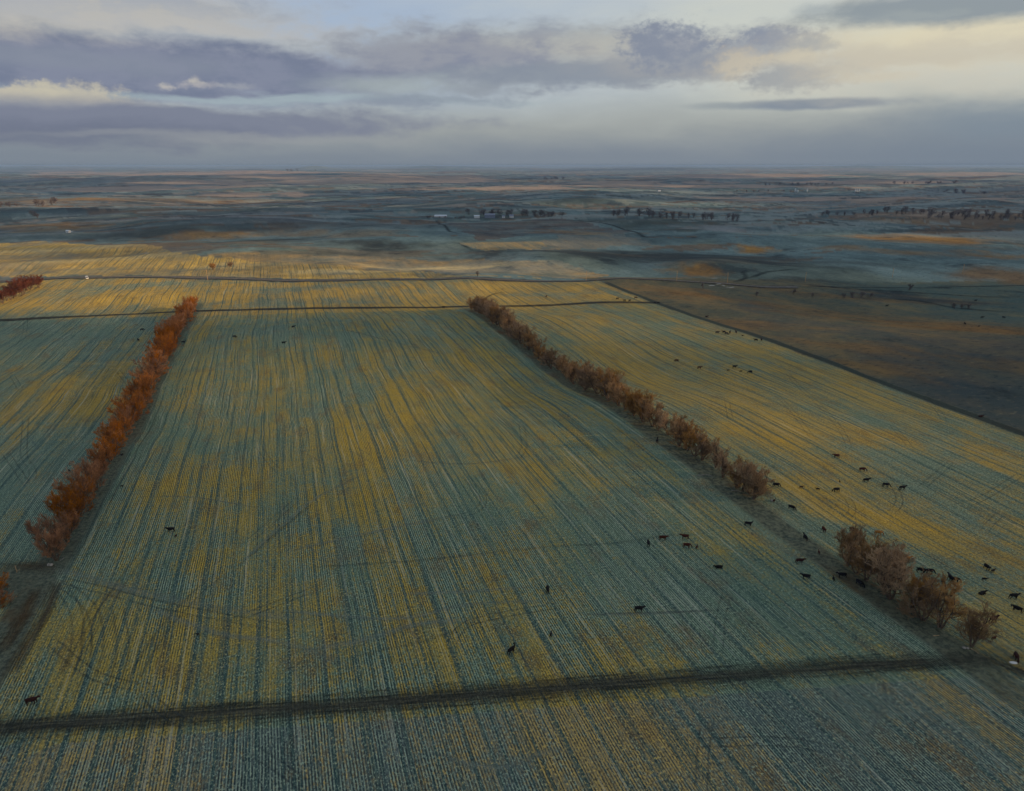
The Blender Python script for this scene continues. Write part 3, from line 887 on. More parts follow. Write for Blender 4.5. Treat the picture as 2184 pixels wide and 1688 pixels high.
for pts, wd in (([(1590, 597), (1640, 580), (1720, 574)], 9), ([(1560, 603), (1590, 593), (1585, 582), (1600, 574)], 8), ([(1690, 604), (1760, 612), (1900, 622), (2000, 628), (2100, 634), (2184, 634)], 6),
                ([(1860, 636), (1960, 643), (2040, 658), (2184, 668)], 8), ([(1000, 655), (1060, 626), (1120, 628)], 4),
                ([(930, 470), (955, 490), (980, 500)], 10), ([(975, 518), (1000, 530), (1010, 537)], 7), ([(1225, 464), (1260, 474), (1330, 490), (1400, 510)], 12),
                ([(1010, 537), (1100, 538), (1200, 536)], 8), ([(700, 490), (850, 480), (940, 482)], 9)):
    q = [at(*p) for p in pts]
    ribbon("ditch", [(p.x, p.y) for p in q], wd, M_DITCH, 0.3, step=8, cols=5, fade=30)

M_COWPATH = strip_mat("cattle_path", (0.030, 0.052, 0.054), (0.09, 0.125, 0.115), 0.95, 0.27, ny=0.1, lat=4.0)
for pts, wd in (([(640, 1212), (900, 1195), (1180, 1166), (1300, 1160), (1430, 1142), (1500, 1138)], 1.3), ([(1220, 1312), (1370, 1308), (1560, 1302)], 0.9),
                ([(700, 1420), (820, 1385), (900, 1370), (1040, 1318)], 1.0), ([(500, 1215), (600, 1130), (680, 1062)], 1.3)):
    q = [at(*p) for p in pts]
    ribbon("cattle_path", [(p.x, p.y) for p in q], wd * 1.5, M_COWPATH, 0.062, step=3, cols=5, fade=12)
M_WHEEL = strip_mat("frosted_wheeling", (0.036, 0.062, 0.064), (0.10, 0.15, 0.14), 0.8, 0.30, ny=0.2, lat=2.0)
for pts in ([(128, 1238), (215, 1258), (330, 1288), (480, 1318), (640, 1345)], [(120, 1240), (160, 1300), (165, 1370), (140, 1450)],
            [(122, 1240), (195, 1300), (205, 1400), (160, 1500)], [(350, 1130), (290, 1200), (215, 1310), (130, 1460)],
            [(250, 1290), (262, 1390), (230, 1490)], [(470, 1225), (415, 1270), (330, 1370), (270, 1480)],
            [(330, 890), (262, 1000), (205, 1120), (185, 1180)], [(352, 860), (300, 960), (240, 1080)]):
    w = [at(*p) for p in pts]
    ribbon("tyre_track", [(p.x, p.y) for p in w], 0.85, M_WHEEL, 0.065, offs=(-1.15, 1.15), step=2.0, cols=3, fade=5)

# creek: open water winding through the bottom land
M_WATER = bpy.data.materials.new("creek_water"); M_WATER.use_nodes = True
bw = M_WATER.node_tree.nodes["Principled BSDF"]
bw.inputs["Base Color"].default_value = (0.62, 0.68, 0.72, 1); bw.inputs["Roughness"].default_value = 0.12
NTw = NT(M_WATER.node_tree)
for pts, wd in (([(1512, 610.5), (1524, 609.5)], 0.9), ([(1528, 607), (1536, 606.2), (1547, 604.5)], 1.1), ([(1540, 609), (1546, 611)], 0.8), ([(1549, 613), (1556, 614), (1565, 613.2)], 1.0),
                ([(1518, 595), (1530, 594)], 1.4), ([(150, 494.5), (190, 494)], 3.0), ([(308, 541), (316, 540.7)], 3.0)):
    w = [at(*p) for p in pts]
    ribbon("creek", [(p.x, p.y) for p in w], wd, M_WATER, 0.25, step=3, cols=3, fade=1)


# ------------------------------------------------------------------ bare trees
class Tubes:
    def __init__(self):
        self.V, self.F, self.n = [], [], 0

    def seg(self, p0, p1, r0, r1, k=3):
        d = p1 - p0
        L = np.linalg.norm(d)
        if L < 1e-6: return
        d = d / L
        a = np.cross(d, (0.3, 0.5, 0.81)); a /= np.linalg.norm(a); b = np.cross(d, a)
        for p, r in ((p0, r0), (p1, r1)):
            for i in range(k):
                t = 2 * math.pi * i / k
                self.V.append(p + r * (math.cos(t) * a + math.sin(t) * b))
        n = self.n
        for i in range(k):
            j = (i + 1) % k
            self.F.append((n + i, n + j, n + k + j, n + k + i))
        self.n += 2 * k

    def mesh(self, name, m):
        return mesh_from(name, np.array(self.V), np.array(self.F), [m], False)


def grow_tree(seed, H=12.0, spread=1.0, stems=3, twigs=1.0, low=0.2, thin=0.016, oval=False, m_trunk=None, m_crown=None):
    g = np.random.default_rng(seed)
    T, C = Tubes(), Tubes()
    up = np.array([0, 0, 1.0])

    def branch(p, d, L, r, lev):
        n = 5 if lev < 2 else (3 if lev < 3 else 2)
        pts = [p]; q = p; dd = d
        for i in range(n):
            dd = dd + g.normal(0, 0.13 + 0.05 * lev, 3) + up * (0.10 if lev < 1 else 0.17)
            dd = dd / np.linalg.norm(dd)
            q2 = q + dd * L / n
            ra, rb = r * (1 - 0.62 * i / n), r * (1 - 0.62 * (i + 1) / n)
            (T if lev < 2 else C).seg(q, q2, ra, rb, 5 if lev < 2 else 3)
            pts.append(q2); q = q2
        if lev >= 4: return
        cnt = (0, 0, 0, 0)
        kids = {0: 8, 1: 7, 2: 7, 3: 6}[lev]
        if oval and lev == 0: kids = 22
        kids = max(3, int(round(kids * (twigs if lev >= 1 else 1) * g.uniform(0.8, 1.25))))
        for c in range(kids):
            t = g.uniform(low if lev == 0 else 0.12, 1.0)
            k = min(int(t * n), n - 1)
            base = pts[k] + (pts[k + 1] - pts[k]) * (t * n - k)
            ax = pts[k + 1] - pts[k]; ax = ax / np.linalg.norm(ax)
            s = g.normal(0, 1, 3); s -= ax * s.dot(ax); s /= np.linalg.norm(s)
            ang = rad(g.uniform(28, 58) if lev < 1 else g.uniform(16, 40)) * (spread if lev < 2 else 1.0)
            nd = ax * math.cos(ang) + s * math.sin(ang)
            if nd[2] < -0.15: nd[2] *= -0.3
            if oval and lev == 0:
                ang = rad(g.uniform(40, 72)); nd = ax * math.cos(ang) + s * math.sin(ang)
                branch(base, nd, L * 0.36 * math.sin(math.pi * min(0.97, 0.12 + 0.82 * t)) + 0.8, 0.06, 1)
                continue
            branch(base, nd, L * g.uniform(0.42, 0.62) * (1.0 - 0.25 * t), max(r * g.uniform(0.34, 0.5), thin), lev + 1)

    for s in range(stems):
        a = 2 * math.pi * (s + g.uniform(-0.3, 0.3)) / stems
        tilt = rad(g.uniform(6, 24)) * spread * (0 if stems == 1 else 1)
        d = np.array([math.cos(a) * math.sin(tilt), math.sin(a) * math.sin(tilt), math.cos(tilt)])
        branch(np.array([0.25 * math.cos(a), 0.25 * math.sin(a), -0.15]) if stems > 1 else np.array([0, 0, -0.15]),
               d, H * g.uniform(0.62, 0.74), 0.16 + 0.004 * H, 0)
    zz = max(v[2] for v in C.V)
    k = H / zz
    for q in (T, C):
        q.V = [v * k for v in q.V]
    return T.mesh("trunk", m_trunk), C.mesh("crown", m_crown)


M_TRUNK = mat("grey_bark", (0.13, 0.095, 0.068), 0.9, 3.0, 0.4)
M_RUST = mat("rust_twigs", (0.40, 0.150, 0.026), 0.9, 0.25, 0.45, rnd=0.25)
M_BROWN = mat("brown_twigs", (0.38, 0.222, 0.092), 0.9, 0.25, 0.45, rnd=0.3)
M_DUSK = mat("plum_twigs", (0.17, 0.135, 0.13), 0.9, 0.2, 0.35, rnd=0.25)
M_DARK = mat("dark_twigs", (0.12, 0.036, 0.016), 0.9, 0.2, 0.35, rnd=0.25)


def protos(m_crown, seed, n, slim=1.0, **kw):
    return [grow_tree(seed + i, H=12, spread=slim * [1.0, 1.25, 0.85, 1.1, 1.4][i % 5], stems=1 if kw.get('oval') else [4, 3, 5, 4, 4][i % 5], m_trunk=M_TRUNK, m_crown=m_crown, **kw)
            for i in range(n)]


P_RUST = protos(M_RUST, 100, 5, twigs=1.05, low=0.04, thin=0.017)
P_BROWN = protos(M_BROWN, 200, 5, twigs=1.05, low=0.04, thin=0.017)
P_DUSK = protos(M_DUSK, 300, 4, twigs=0.8, low=0.06, thin=0.03, oval=True)
P_DARK = protos(M_DARK, 400, 2, twigs=1.1)
N_TREES = 0


def tree(P, x, y, h, label, group, w=1.0, name="bare_tree", which=None, cat="tree"):
    global N_TREES
    i = random.randrange(len(P)) if which is None else which % len(P)
    root = link(name, None, None, (x, y, float(height(x, y)) - 0.05), random.uniform(0, 6.28), (h / 12 * w, h / 12 * w, h / 12))
    tag(root, label, cat, group)
    link("trunk", P[i][0], root); link("crown", P[i][1], root)
    N_TREES += 1
    return root


ORD = ("nearest second third fourth fifth sixth seventh eighth ninth tenth eleventh twelfth thirteenth fourteenth fifteenth sixteenth "
       "seventeenth eighteenth nineteenth twentieth").split()
TENS = {2: "twenty", 3: "thirty", 4: "forty", 5: "fifty", 6: "sixty", 7: "seventy"}
ONES = "first second third fourth fifth sixth seventh eighth ninth".split()


def ordinal(i):
    if i < 20: return ORD[i]
    n = i + 1
    return (TENS[n // 10][:-1] + "ieth") if n % 10 == 0 else TENS[n // 10] + "-" + ONES[n % 10 - 1]


def look(h, w):
    return ("tall" if h > 12 else "low" if h < 8.5 else "middling") + (" broad" if w > 1.12 else " narrow" if w < 0.92 else "")


# left row
y, k = 189.0, 0
while y < 556:
    h = 11.6 + 2.2 * fbm(y / 28, 3.3, 91, 2) * 2 + random.uniform(-1.4, 1.4)
    w = random.uniform(0.82, 1.02)
    x = -65.5 + random.uniform(-1.5, 1.5)
    tree(P_RUST, x, y, h, "%s rust-orange bare tree, %s from the near end of the left tree row" % (look(h, w), ordinal(k)),
         "rust-orange bare trees in the left row", w)
    y += random.uniform(4.6, 7.4); k += 1
# right row, with the gap at its near end
k = 0
spots = [(135.9, 86.4, 11.8, 1.1, 1), (134.8, 93.5, 12.0, 1.15, 0), (133.6, 97.0, 12.5, 1.2, 4), (134.6, 101.0, 11.0, 1.2, 2), (134.0, 117.5, 11.0, 1.2, 4), (133.2, 106.0, 15.5, 1.15, 0), (135.0, 109.5, 14.5, 1.1, 2),
         (133.8, 114.0, 13.5, 1.1, 1), (134.5, 121.0, 12.0, 0.9, 2), (136.5, 124.5, 11.0, 0.9, 0)]
y = 160.0
while y < 492:
    c = 135.2 - 0.0095 * (y - 90)
    dense = fbm(y / 22, 8.8, 97, 2)
    spots.append((c + random.uniform(-1.8, 1.8), y, 12.0 + 5 * dense + random.uniform(-1.2, 1.2), random.uniform(1.0, 1.3), None))
    y += random.uniform(3.6, 5.6) + (3 if dense < -0.25 else 0)
for x, y, h, w, wh in spots:
    near = y < 140
    lab = "%s brown bare tree, %s from the near end of the right tree row" % (look(h, w), ordinal(k))
    tree(P_BROWN, x, y, h, lab, "brown bare trees in the right row", w, which=wh)
    k += 1
# dark clump at the left edge, by the highway
k = 0
for q in range(16):
    t = q / 15
    p = at(2 + 86 * t + random.uniform(-5, 5), 648 - 38 * t + random.uniform(-3, 3))
    h = 11 + 3 * (0.3 < t < 0.8) + random.uniform(-1, 1)
    tree(P_DARK, p.x, p.y, h, "dark red-brown bare tree, %s in the thick clump at the left edge near the highway" % ordinal(q),
         "dark trees in the left-edge clump", 1.2)
# brush at the bottom left corner of the row
for q, (px, py, h) in enumerate(((-4, 1262, 4.5), (6, 1286, 3.6), (-14, 1300, 4.5))):
    p = at(px, py)
    tree(P_RUST, p.x, p.y, h, ["upper", "middle", "lower"][q] + " orange shrub at the left frame edge below the tree row", "orange brush at the left edge", 1.5, "shrub", cat="shrub")


def belt(name, x0, y0, x1, y1, n, h, P, label, group, jy=2.0, w=1.0):
    for q in range(n):
        t = min(max((q + random.gauss(0, 1.1)) / max(n - 1, 1), -0.02), 1.02)
        p = at(x0 + (x1 - x0) * t, y0 + (y1 - y0) * t + random.uniform(-jy, jy))
        tree(P, p.x, p.y, h * random.uniform(0.6, 1.15), label, group, w * random.uniform(0.9, 1.4), name)


belt("bare_tree", 1880, 456, 2190, 465, 30, 15, P_DUSK, "bare dark tree in the far belt along the right edge of the photo", "far belt of bare trees at right", 3)
belt("bare_tree", 1980, 466, 2190, 471, 20, 14, P_DUSK, "bare dark tree in the nearer line of the far belt at right", "nearer line of the far belt", 1.5)
belt("bare_tree", 1756, 460, 1880, 459, 12, 13, P_DUSK, "bare dark tree in the thin left end of the far right belt", "thin end of the far belt", 2)
belt("bare_tree", 1295, 460, 1420, 466, 14, 17, P_DUSK, "bare tree in the left half of the grove right of the farmstead", "grove right of the farm, left half", 2)
belt("bare_tree", 1430, 466, 1570, 472, 14, 16, P_DUSK, "bare tree in the right half of the grove right of the farmstead", "grove right of the farm, right half", 2)
belt("bare_tree", 1003, 459, 1195, 463, 22, 13, P_DUSK, "dark bare tree in the windbreak behind the farm sheds", "farm windbreak trees", 1.2, 1.4)
belt("shrub", 915, 466, 1000, 467, 10, 5, P_DUSK, "low dark bush in the thicket below the long white barn", "thicket below the barn", 1, 1.8)
belt("bare_tree", 78, 440, 118, 437, 7, 15, P_DUSK, "dark bare tree in the small copse far off at left", "small far copse at left", 2, 1.3)
belt("bare_tree", 0, 441, 36, 441, 5, 11, P_DUSK, "dark bare tree in the clump far off at the left edge", "far clump at the left edge", 1, 1.5)
belt("bare_tree", 66, 460, 82, 466, 4, 12, P_DUSK, "bare tree by the far side track at left", "far trees by the side track", 3)
belt("bare_tree", 455, 573, 492, 566, 4, 7, P_BROWN, "faint bare bush on the golden hill past the highway", "bushes on the golden hill", 3, 1.4)
belt("bare_tree", 1910, 393, 2034, 392, 12, 15, P_DUSK, "dark tree in the shelterbelt far off at upper right", "far shelterbelt at upper right", 0.6, 1.6)
belt("bare_tree", 1636, 396, 1780, 395, 12, 15, P_DUSK, "dark tree in the distant shelterbelt left of the upper right one", "distant shelterbelt", 0.6, 1.6)
belt("bare_tree", 2012, 410, 2100, 415, 9, 15, P_DUSK, "dark tree in the distant grove near the right edge", "distant grove near the right edge", 1, 1.8)
belt("bare_tree", 1570, 411, 1690, 410, 8, 10, P_DUSK, "tiny dark tree in the thin line beside the grain bins", "thin line by the bins", 0.5, 1.2)
belt("bare_tree", 1162, 383, 1200, 383, 6, 18, P_DUSK, "tiny dark tree in the copse on the plain, upper middle", "copse on the plain", 0.5, 2.0)
belt("bare_tree", 616, 366, 720, 366, 4, 34, P_DUSK, "tiny lone tree on the skyline plain left of centre", "lone skyline trees", 0.5, 1.8)
for q, (px, py, h, w, lab) in enumerate((
        (1692, 629, 5, 1.3, "round dark shrub on the pasture, second right of the creek"),
        (1732, 634, 4.5, 1.4, "low dark shrub between two clumps on the creek pasture"),
        (1499, 616, 6, 1.0, "bare bush standing just below the creek bend"),
        (1018, 592, 6, 0.9, "lone bare bush beside the highway above the right tree row"),
        (1612, 632, 4, 1.6, "flat dark shrub nearest the creek on its right"),
        (1939, 619, 6, 1.6, "dark thorn bush on the upper bank far right"),
        (1800, 637, 4.5, 1.6, "left end bush of the long thicket on the pasture"),
        (1818, 636, 5.5, 1.6, "second bush of the long thicket on the pasture"),
        (1838, 636, 5.5, 1.7, "third bush of the long thicket on the pasture"),
        (1856, 636, 4.5, 1.6, "right end bush of the long thicket on the pasture"),
        (2036, 658, 4.5, 1.8, "left bush of the thicket near the right edge"),
        (2050, 658, 4.5, 1.8, "middle bush of the thicket near the right edge"),
        (2066, 659, 4.0, 1.8, "right bush of the thicket near the right edge"))):
    p = at(px, py)
    tree(P_DUSK, p.x, p.y, h, lab, "shrubs on the creek pasture", w, "shrub", cat="shrub")


# ------------------------------------------------------------------ cattle
def cow_mesh(pose):
    J, Ed, Rr = [], [], []

    def v(p, r, par=None):
        J.append(p); Rr.append(r if isinstance(r, tuple) else (r, r))
        if par is not None: Ed.append((par, len(J) - 1))
        return len(J) - 1
    dz = -0.62 if pose == "lying" else 0.0
    pel = v((-0.70, 0, 1.14 + dz), (0.30, 0.33))
    mid = v((-0.10, 0, 0.99 + dz), (0.37, 0.44), pel)
    chs = v((0.48, 0, 1.02 + dz), (0.33, 0.42), mid)
    nb = v((0.78, 0, 1.16 + dz), (0.19, 0.27), chs)
    if pose == "grazing":
        n2 = v((1.06, 0, 0.92), 0.15, nb); hd = v((1.26, 0, 0.52), 0.13, n2); mz = v((1.42, 0, 0.14), 0.085, hd)
        ears = ((1.20, 0.27, 0.58), (1.20, -0.27, 0.58))
    elif pose == "turned":
        n2 = v((1.00, 0.16, 1.30), 0.15, nb); hd = v((1.12, 0.42, 1.38), 0.13, n2); mz = v((1.10, 0.74, 1.18), 0.085, hd)
        ears = ((1.38, 0.40, 1.42), (0.90, 0.36, 1.44))
    else:
        n2 = v((1.02, 0, 1.30 + dz), 0.15, nb); hd = v((1.26, 0, 1.42 + dz), 0.13, n2); mz = v((1.58, 0, 1.22 + dz), 0.085, hd)
        ears = ((1.16, 0.28, 1.44 + dz), (1.16, -0.28, 1.44 + dz))
    for e in ears: v(e, 0.045, hd)
    for s in (1, -1):
        if pose == "lying":
            f = v((0.52, 0.25 * s, 0.30), 0.12, chs); f = v((0.86, 0.27 * s, 0.12), 0.07, f); v((0.56, 0.30 * s, 0.06), 0.055, f)
            h = v((-0.72, 0.28 * s, 0.30), 0.16, pel); h = v((-0.36, 0.40 * s, 0.16), 0.10, h); v((-0.62, 0.44 * s, 0.06), 0.06, h)
        else:
            st = 0.09 * s
            f = v((0.54 + st, 0.19 * s, 0.80), 0.13, chs); f = v((0.57 + st, 0.19 * s, 0.43), 0.095, f)
            f = v((0.54 + st, 0.19 * s, 0.10), 0.068, f); v((0.58 + st, 0.19 * s, 0.02), 0.065, f)
            h = v((-0.74, 0.20 * s, 0.90), 0.19, pel); h = v((-0.62 - st, 0.21 * s, 0.66), 0.11, h)
            h = v((-0.90 - st, 0.20 * s, 0.42), 0.085, h); h = v((-0.83 - st, 0.20 * s, 0.10), 0.068, h); v((-0.79 - st, 0.2 * s, 0.02), 0.065, h)
    t = v((-0.97, 0, 1.28 + dz), 0.055, pel); t = v((-1.08, 0.02, 0.92 + dz * 0.7), 0.03, t); v((-1.06, 0.03, 0.52 + dz * 0.5), 0.05, t)
    me = bpy.data.meshes.new("cow")
    me.from_pydata(J, Ed, [])
    o = bpy.data.objects.new("cow_form", me); COL.objects.link(o)
    sk = o.modifiers.new("skin", "SKIN"); sk.use_smooth_shade = True
    lay = me.skin_vertices[0] if me.skin_vertices else None
    if lay is None:
        bpy.context.view_layer.objects.active = o
        bpy.context.view_layer.update()
        lay = me.skin_vertices[0]
    for i, r in enumerate(Rr):
        lay.data[i].radius = r
    lay.data[0].use_root = True
    ss = o.modifiers.new("sub", "SUBSURF"); ss.levels = 1; ss.render_levels = 1
    dg = bpy.context.evaluated_depsgraph_get()
    res = bpy.data.meshes.new_from_object(o.evaluated_get(dg))
    bpy.data.objects.remove(o)
    return res


HIDES = {"black": mat("black_hide", (0.010, 0.009, 0.010), 0.7, 2.0, 0.3),
         "brown": mat("dark_brown_hide", (0.034, 0.012, 0.009), 0.75, 2.0, 0.3),
         "red": mat("red_hide", (0.052, 0.014, 0.008), 0.75, 2.0, 0.3),
         "tan": mat("tan_hide", (0.30, 0.135, 0.035), 0.75, 2.0, 0.3)}
FORMS = {}


def cow(px, py, colour, pose, face, where, calf=False, s=1.0):
    """face: direction the animal points on the photo, degrees, 0 = right, 90 = away"""
    key = (pose, colour)
    if pose not in FORMS: FORMS[pose] = cow_mesh(pose)
    if key not in FORMS:
        m = FORMS[pose].copy(); m.materials.clear(); m.materials.append(HIDES[colour]); m.name = "cow"
        FORMS[key] = m
    sc = (0.60 if calf else 1.08) * s
    p = at(px, py, (0.35 if pose == "lying" else 0.8) * sc)
    o = link("calf" if calf else "cow", FORMS[key], None, (p.x, p.y, p.z), rad(face) - PSI, sc)
    nm = {"brown": "dark brown"}.get(colour, colour)
    act = {"standing": "standing", "grazing": "grazing", "lying": "lying", "turned": "looking round"}[pose]
    tag(o, "%s %s %s %s" % (nm, "calf" if calf else "cow", act, where), "calf" if calf else "cow", "cattle on the fields and pasture")
    return o


G, S, LY, T_ = "grazing", "standing", "lying", "turned"
for row in (
        # near the gap in the right row and the field beside it
        (1656, 1034, "black", G, -10, "at the right end of the trees above the row gap"),
        (1709, 1039, "brown", S, 0, "just right of the row gap, left of two calves", 1),
        (1744, 1043, "black", S, 180, "just left of the black cow grazing above the gap", 1),
        (1784, 1044, "black", G, 190, "on the bright gold strip above the row gap"),
        (1890, 1034, "black", G, -20, "left neighbour of the cow above the gold strip's end"),
        (1925, 1040, "black", S, 0, "rightmost of the four in a line above the gold strip"),
        (1651, 1068, "brown", S, 40, "beside the end of the row at the gap", 1),
        (1689, 1082, "black", G, -45, "on the dark grass in the middle of the row gap"),
        (1757, 1129, "red", S, 260, "facing the camera on the dark grass of the gap"),
        (1820, 1130, "black", G, -60, "above the near clump, between a red and a tan cow"),
        (1874, 1136, "tan", G, -8, "on gold stubble just above the near clump of trees"),
        (1718, 1146, "black", S, 95, "seen end-on at the grass edge left of the red cow"),
        (1747, 1178, "red", S, 80, "alone on the dark grass strip left of the near clump", 1),
        (1706, 1196, "brown", S, 0, "on frosted stubble left of the near clump, upper of a pair"),
        (1719, 1229, "black", S, 175, "on frosted stubble left of the near clump, lower of a pair"),
        (1778, 1234, "black", S, 80, "at the grass edge left of the near clump", 1),
        (1796, 1226, "black", S, 180, "in the shade at the left foot of the near clump"),
        (1834, 1243, "black", G, -70, "in the deep shade below the near clump's first trees"),
        (1934, 1191, "tan", S, 0, "half hidden behind the tallest tree of the near clump"),
        (1965, 1216, "black", G, -25, "left of two side by side right of the near clump"),
        (1983, 1218, "black", G, -15, "right of two side by side right of the near clump"),
        (2010, 1240, "black", S, 85, "left of a close pair right of the near clump", 1),
        (2028, 1232, "black", S, 95, "end-on, left of a touching pair right of the near clump"),
        (2037, 1236, "black", G, -15, "right of a touching pair right of the near clump"),
        (2105, 1209, "black", S, 265, "end-on, highest at the right edge of the near field"),
        (2118, 1217, "black", S, 10, "beside the end-on cow near the right edge", 1),
        (2100, 1235, "black", S, -10, "alone on the stubble under the end-on cow", 1),
        (2095, 1265, "black", LY, 10, "on the stubble right of the near clump"),
        (2163, 1271, "black", S, 5, "at the right edge, head up, above another black cow"),
        (2170, 1298, "black", T_, 130, "at the right edge, below one with its head up"),
        (2120, 1320, "brown", S, 20, "right of the nearest tree of the right row"),
        (2083, 1357, "brown", S, 150, "left of three by the foot of the nearest right tree", 1),
        (2094, 1362, "black", S, -30, "middle of three by the foot of the nearest right tree", 1),
        (2120, 1361, "red", S, 10, "right of three by the foot of the nearest right tree", 1),
        (2168, 1400, "brown", G, 255, "at the right edge by the lane end, over a white tub"),
        # the field between the rows, near part
        (1596, 1117, "black", T_, -10, "on frosted stubble below the row gap, apart from others"),
        (1414, 1147, "red", S, 0, "left upper of a red trio on the frosted stubble"),
        (1461, 1144, "red", S, 180, "right upper of a red trio on the frosted stubble"),
        (1465, 1163, "red", G, -10, "lowest of a red trio on the frosted stubble"),
        (1486, 1167, "red", S, 60, "just right of the red trio", 1),
        (1383, 1158, "black", S, 265, "end-on, left of the red trio"),
        (1533, 1209, "black", LY, 190, "on frosted stubble between red trio and near clump"),
        (1168, 1257, "black", S, 268, "end-on near the middle of the big field"),
        (1363, 1298, "black", S, 0, "in profile with head up on the near big field"),
        (1175, 1353, "black", S, 70, "on the near big field above the dark lane", 1),
        (1091, 1386, "black", T_, 45, "nearest the dark lane in the middle of the big field"),
        (67, 1494, "brown", S, 8, "in the bottom left corner above the dark lane"),
        (422, 1353, "black", S, 180, "alone on gold stubble lower left", 1, 0.7),
        (364, 1129, "black", S, 185, "on the big field right of the left row's near end"),
        (375, 1143, "red", S, 80, "right below the black cow near the left row", 1, 0.8),
        (148, 1004, "black", S, 140, "left of the left tree row on frosted stubble", 1),
        (260, 970, "black", S, 260, "on the grass strip right of the left row, upper one", 1),
        (260, 1037, "black", S, 20, "on the stubble right of the left row, lower one", 1, 0.8),
        (303, 703, "black", G, 30, "far left field near the row, upper of two"),
        (295, 725, "black", S, 140, "far left field near the row, lower of two"),
        (391, 730, "black", S, 0, "on the grass strip beside the far part of the left row"),
        (500, 718, "black", G, 10, "far field right of the left row, leftmost of three"),
        (605, 731, "black", S, 0, "far field right of the left row, lowest of three"),
        (626, 697, "black", S, 30, "far field right of the left row, highest of three"),
        (946, 655, "black", S, 0, "on the far lane left of the right row's end"),
        # the right field
        (1784, 972, "red", S, 190, "on gold stubble of the right field, higher of two reds"),
        (1840, 1001, "red", G, -10, "on the right field, lower of two reds"),
        (1848, 1024, "black", S, 0, "below the lower red cow on the right field"),
        (1791, 1027, "black", S, 80, "above the grazing cow on the gold strip", 1, 0.7),
        (1443, 769, "red", G, 190, "on the right field, leftmost of a loose group of four"),
        (1492, 784, "red", S, 0, "on the right field, second of a loose group of four"),
        (1567, 782, "black", S, 0, "on the right field, third of a loose group of four"),
        (1600, 793, "black", G, 185, "on the right field, last of a loose group of four"),
        (1553, 790, "black", S, 180, "left below the third cow of the loose group", 1),
        (1580, 792, "black", S, 0, "left of the last cow of the loose group", 1),
        (1585, 1042, "black", S, 60, "in the shade of the row just above the gap"),
        (1402, 939, "black", S, 80, "in the shade of the right row's middle part"),
        (1165, 632, "red", S, 60, "alone on the gold field past the far lane"),
        (1317, 637, "black", S, 0, "first of three in line by the far fence corner"),
        (1332, 641, "black", S, 180, "middle of three in line by the far fence corner"),
        (1343, 641, "black", S, 40, "last of three in line by the far fence corner"),
        (1356, 635, "brown", G, 0, "on the fence line above the far fence corner"),
        (1397, 646, "black", S, 0, "left of two at the far lane's right end"),
        (1404, 646, "black", S, 180, "right of two at the far lane's right end"),
        (1507, 675, "brown", LY, 0, "on the boundary strip right of the far lane end"),
        (1530, 709, "brown", S, 0, "leftmost of the tight herd by the boundary strip"),
        (1544, 708, "black", S, 180, "second from left in the tight herd by the boundary"),
        (1549, 711, "black", G, 20, "lower one in the middle of the tight herd"),
        (1557, 708, "black", S, 60, "upper right one of the tight herd"),
        (1553, 713, "black", S, 0, "lowest in the tight herd by the boundary", 1),
        (1570, 708, "brown", S, 90, "rightmost of the tight herd by the boundary"),
        (1584, 716, "brown", S, 0, "right of the tight herd, on its own", 1),
        (1612, 725, "black", S, 180, "left of two under the boundary strip"),
        (1624, 724, "brown", S, 80, "right of two under the boundary strip"),
        (2092, 888, "brown", LY, 10, "on the boundary strip near the right edge"),
        # the pasture
        (2081, 641, "black", S, 0, "highest on the far pasture near the right edge"),
        (1892, 652, "black", S, 0, "on the far pasture below the long thicket"),
        (2095, 677, "black", S, 0, "left of two above the orange pasture streak"),
        (2141, 677, "black", S, 120, "right of two above the orange pasture streak"),
        (2058, 690, "black", S, 80, "lowest cow on the pasture, on the orange streak"),
        (2088, 696, "black", S, 0, "on the orange streak beside the lowest pasture cow", 1)):
    px, py, colr, pose, face, where = row[:6]
    cow(px, py, colr, pose, face + random.uniform(-8, 8), where, bool(row[6]) if len(row) > 6 else False, row[7] if len(row) > 7 else 1.0)


# ------------------------------------------------------------------ built things
def box(bm_list, c, s, rz=0.0):
    x, y, z = c; a, b, h = s[0] / 2, s[1] / 2, s[2] / 2
    n = len(bm_list[0])
    co, si = math.cos(rz), math.sin(rz)
    for dx, dy, dz in ((-1, -1, -1), (1, -1, -1), (1, 1, -1), (-1, 1, -1), (-1, -1, 1), (1, -1, 1), (1, 1, 1), (-1, 1, 1)):
        bm_list[0].append((x + co * dx * a - si * dy * b, y + si * dx * a + co * dy * b, z + dz * h))
    for f in ((0, 3, 2, 1), (4, 5, 6, 7), (0, 1, 5, 4), (1, 2, 6, 5), (2, 3, 7, 6), (3, 0, 4, 7)):
        bm_list[1].append(tuple(n + k for k in f))


def boxes(name, items, m, parent, bevel=0.0):
    L = ([], [])
    for it in items: box(L, *it)
    me = mesh_from(name, L[0], L[1], [m])
    o = link(name, me, parent)
    if bevel:
        b = o.modifiers.new("bevel", "BEVEL"); b.width = bevel; b.segments = 2
    return o


def lathe(name, prof, m, parent, n=20, loc=(0, 0, 0), smooth=True, rot=None):
    V, F = [], []
    for r, z in prof:
        for i in range(n):
            a = 2 * math.pi * i / n
            V.append((r * math.cos(a), r * math.sin(a), z))
    for j in range(len(prof) - 1):
        for i in range(n):
            k = (i + 1) % n
            F.append((j * n + i, j * n + k, (j + 1) * n + k, (j + 1) * n + i))
    F.append(tuple(range(n))[::-1]); F.append(tuple((len(prof) - 1) * n + i for i in range(n)))
    o = link(name, mesh_from(name, V, F, [m], smooth), parent, loc)
    if rot: o.rotation_euler = rot
    return o


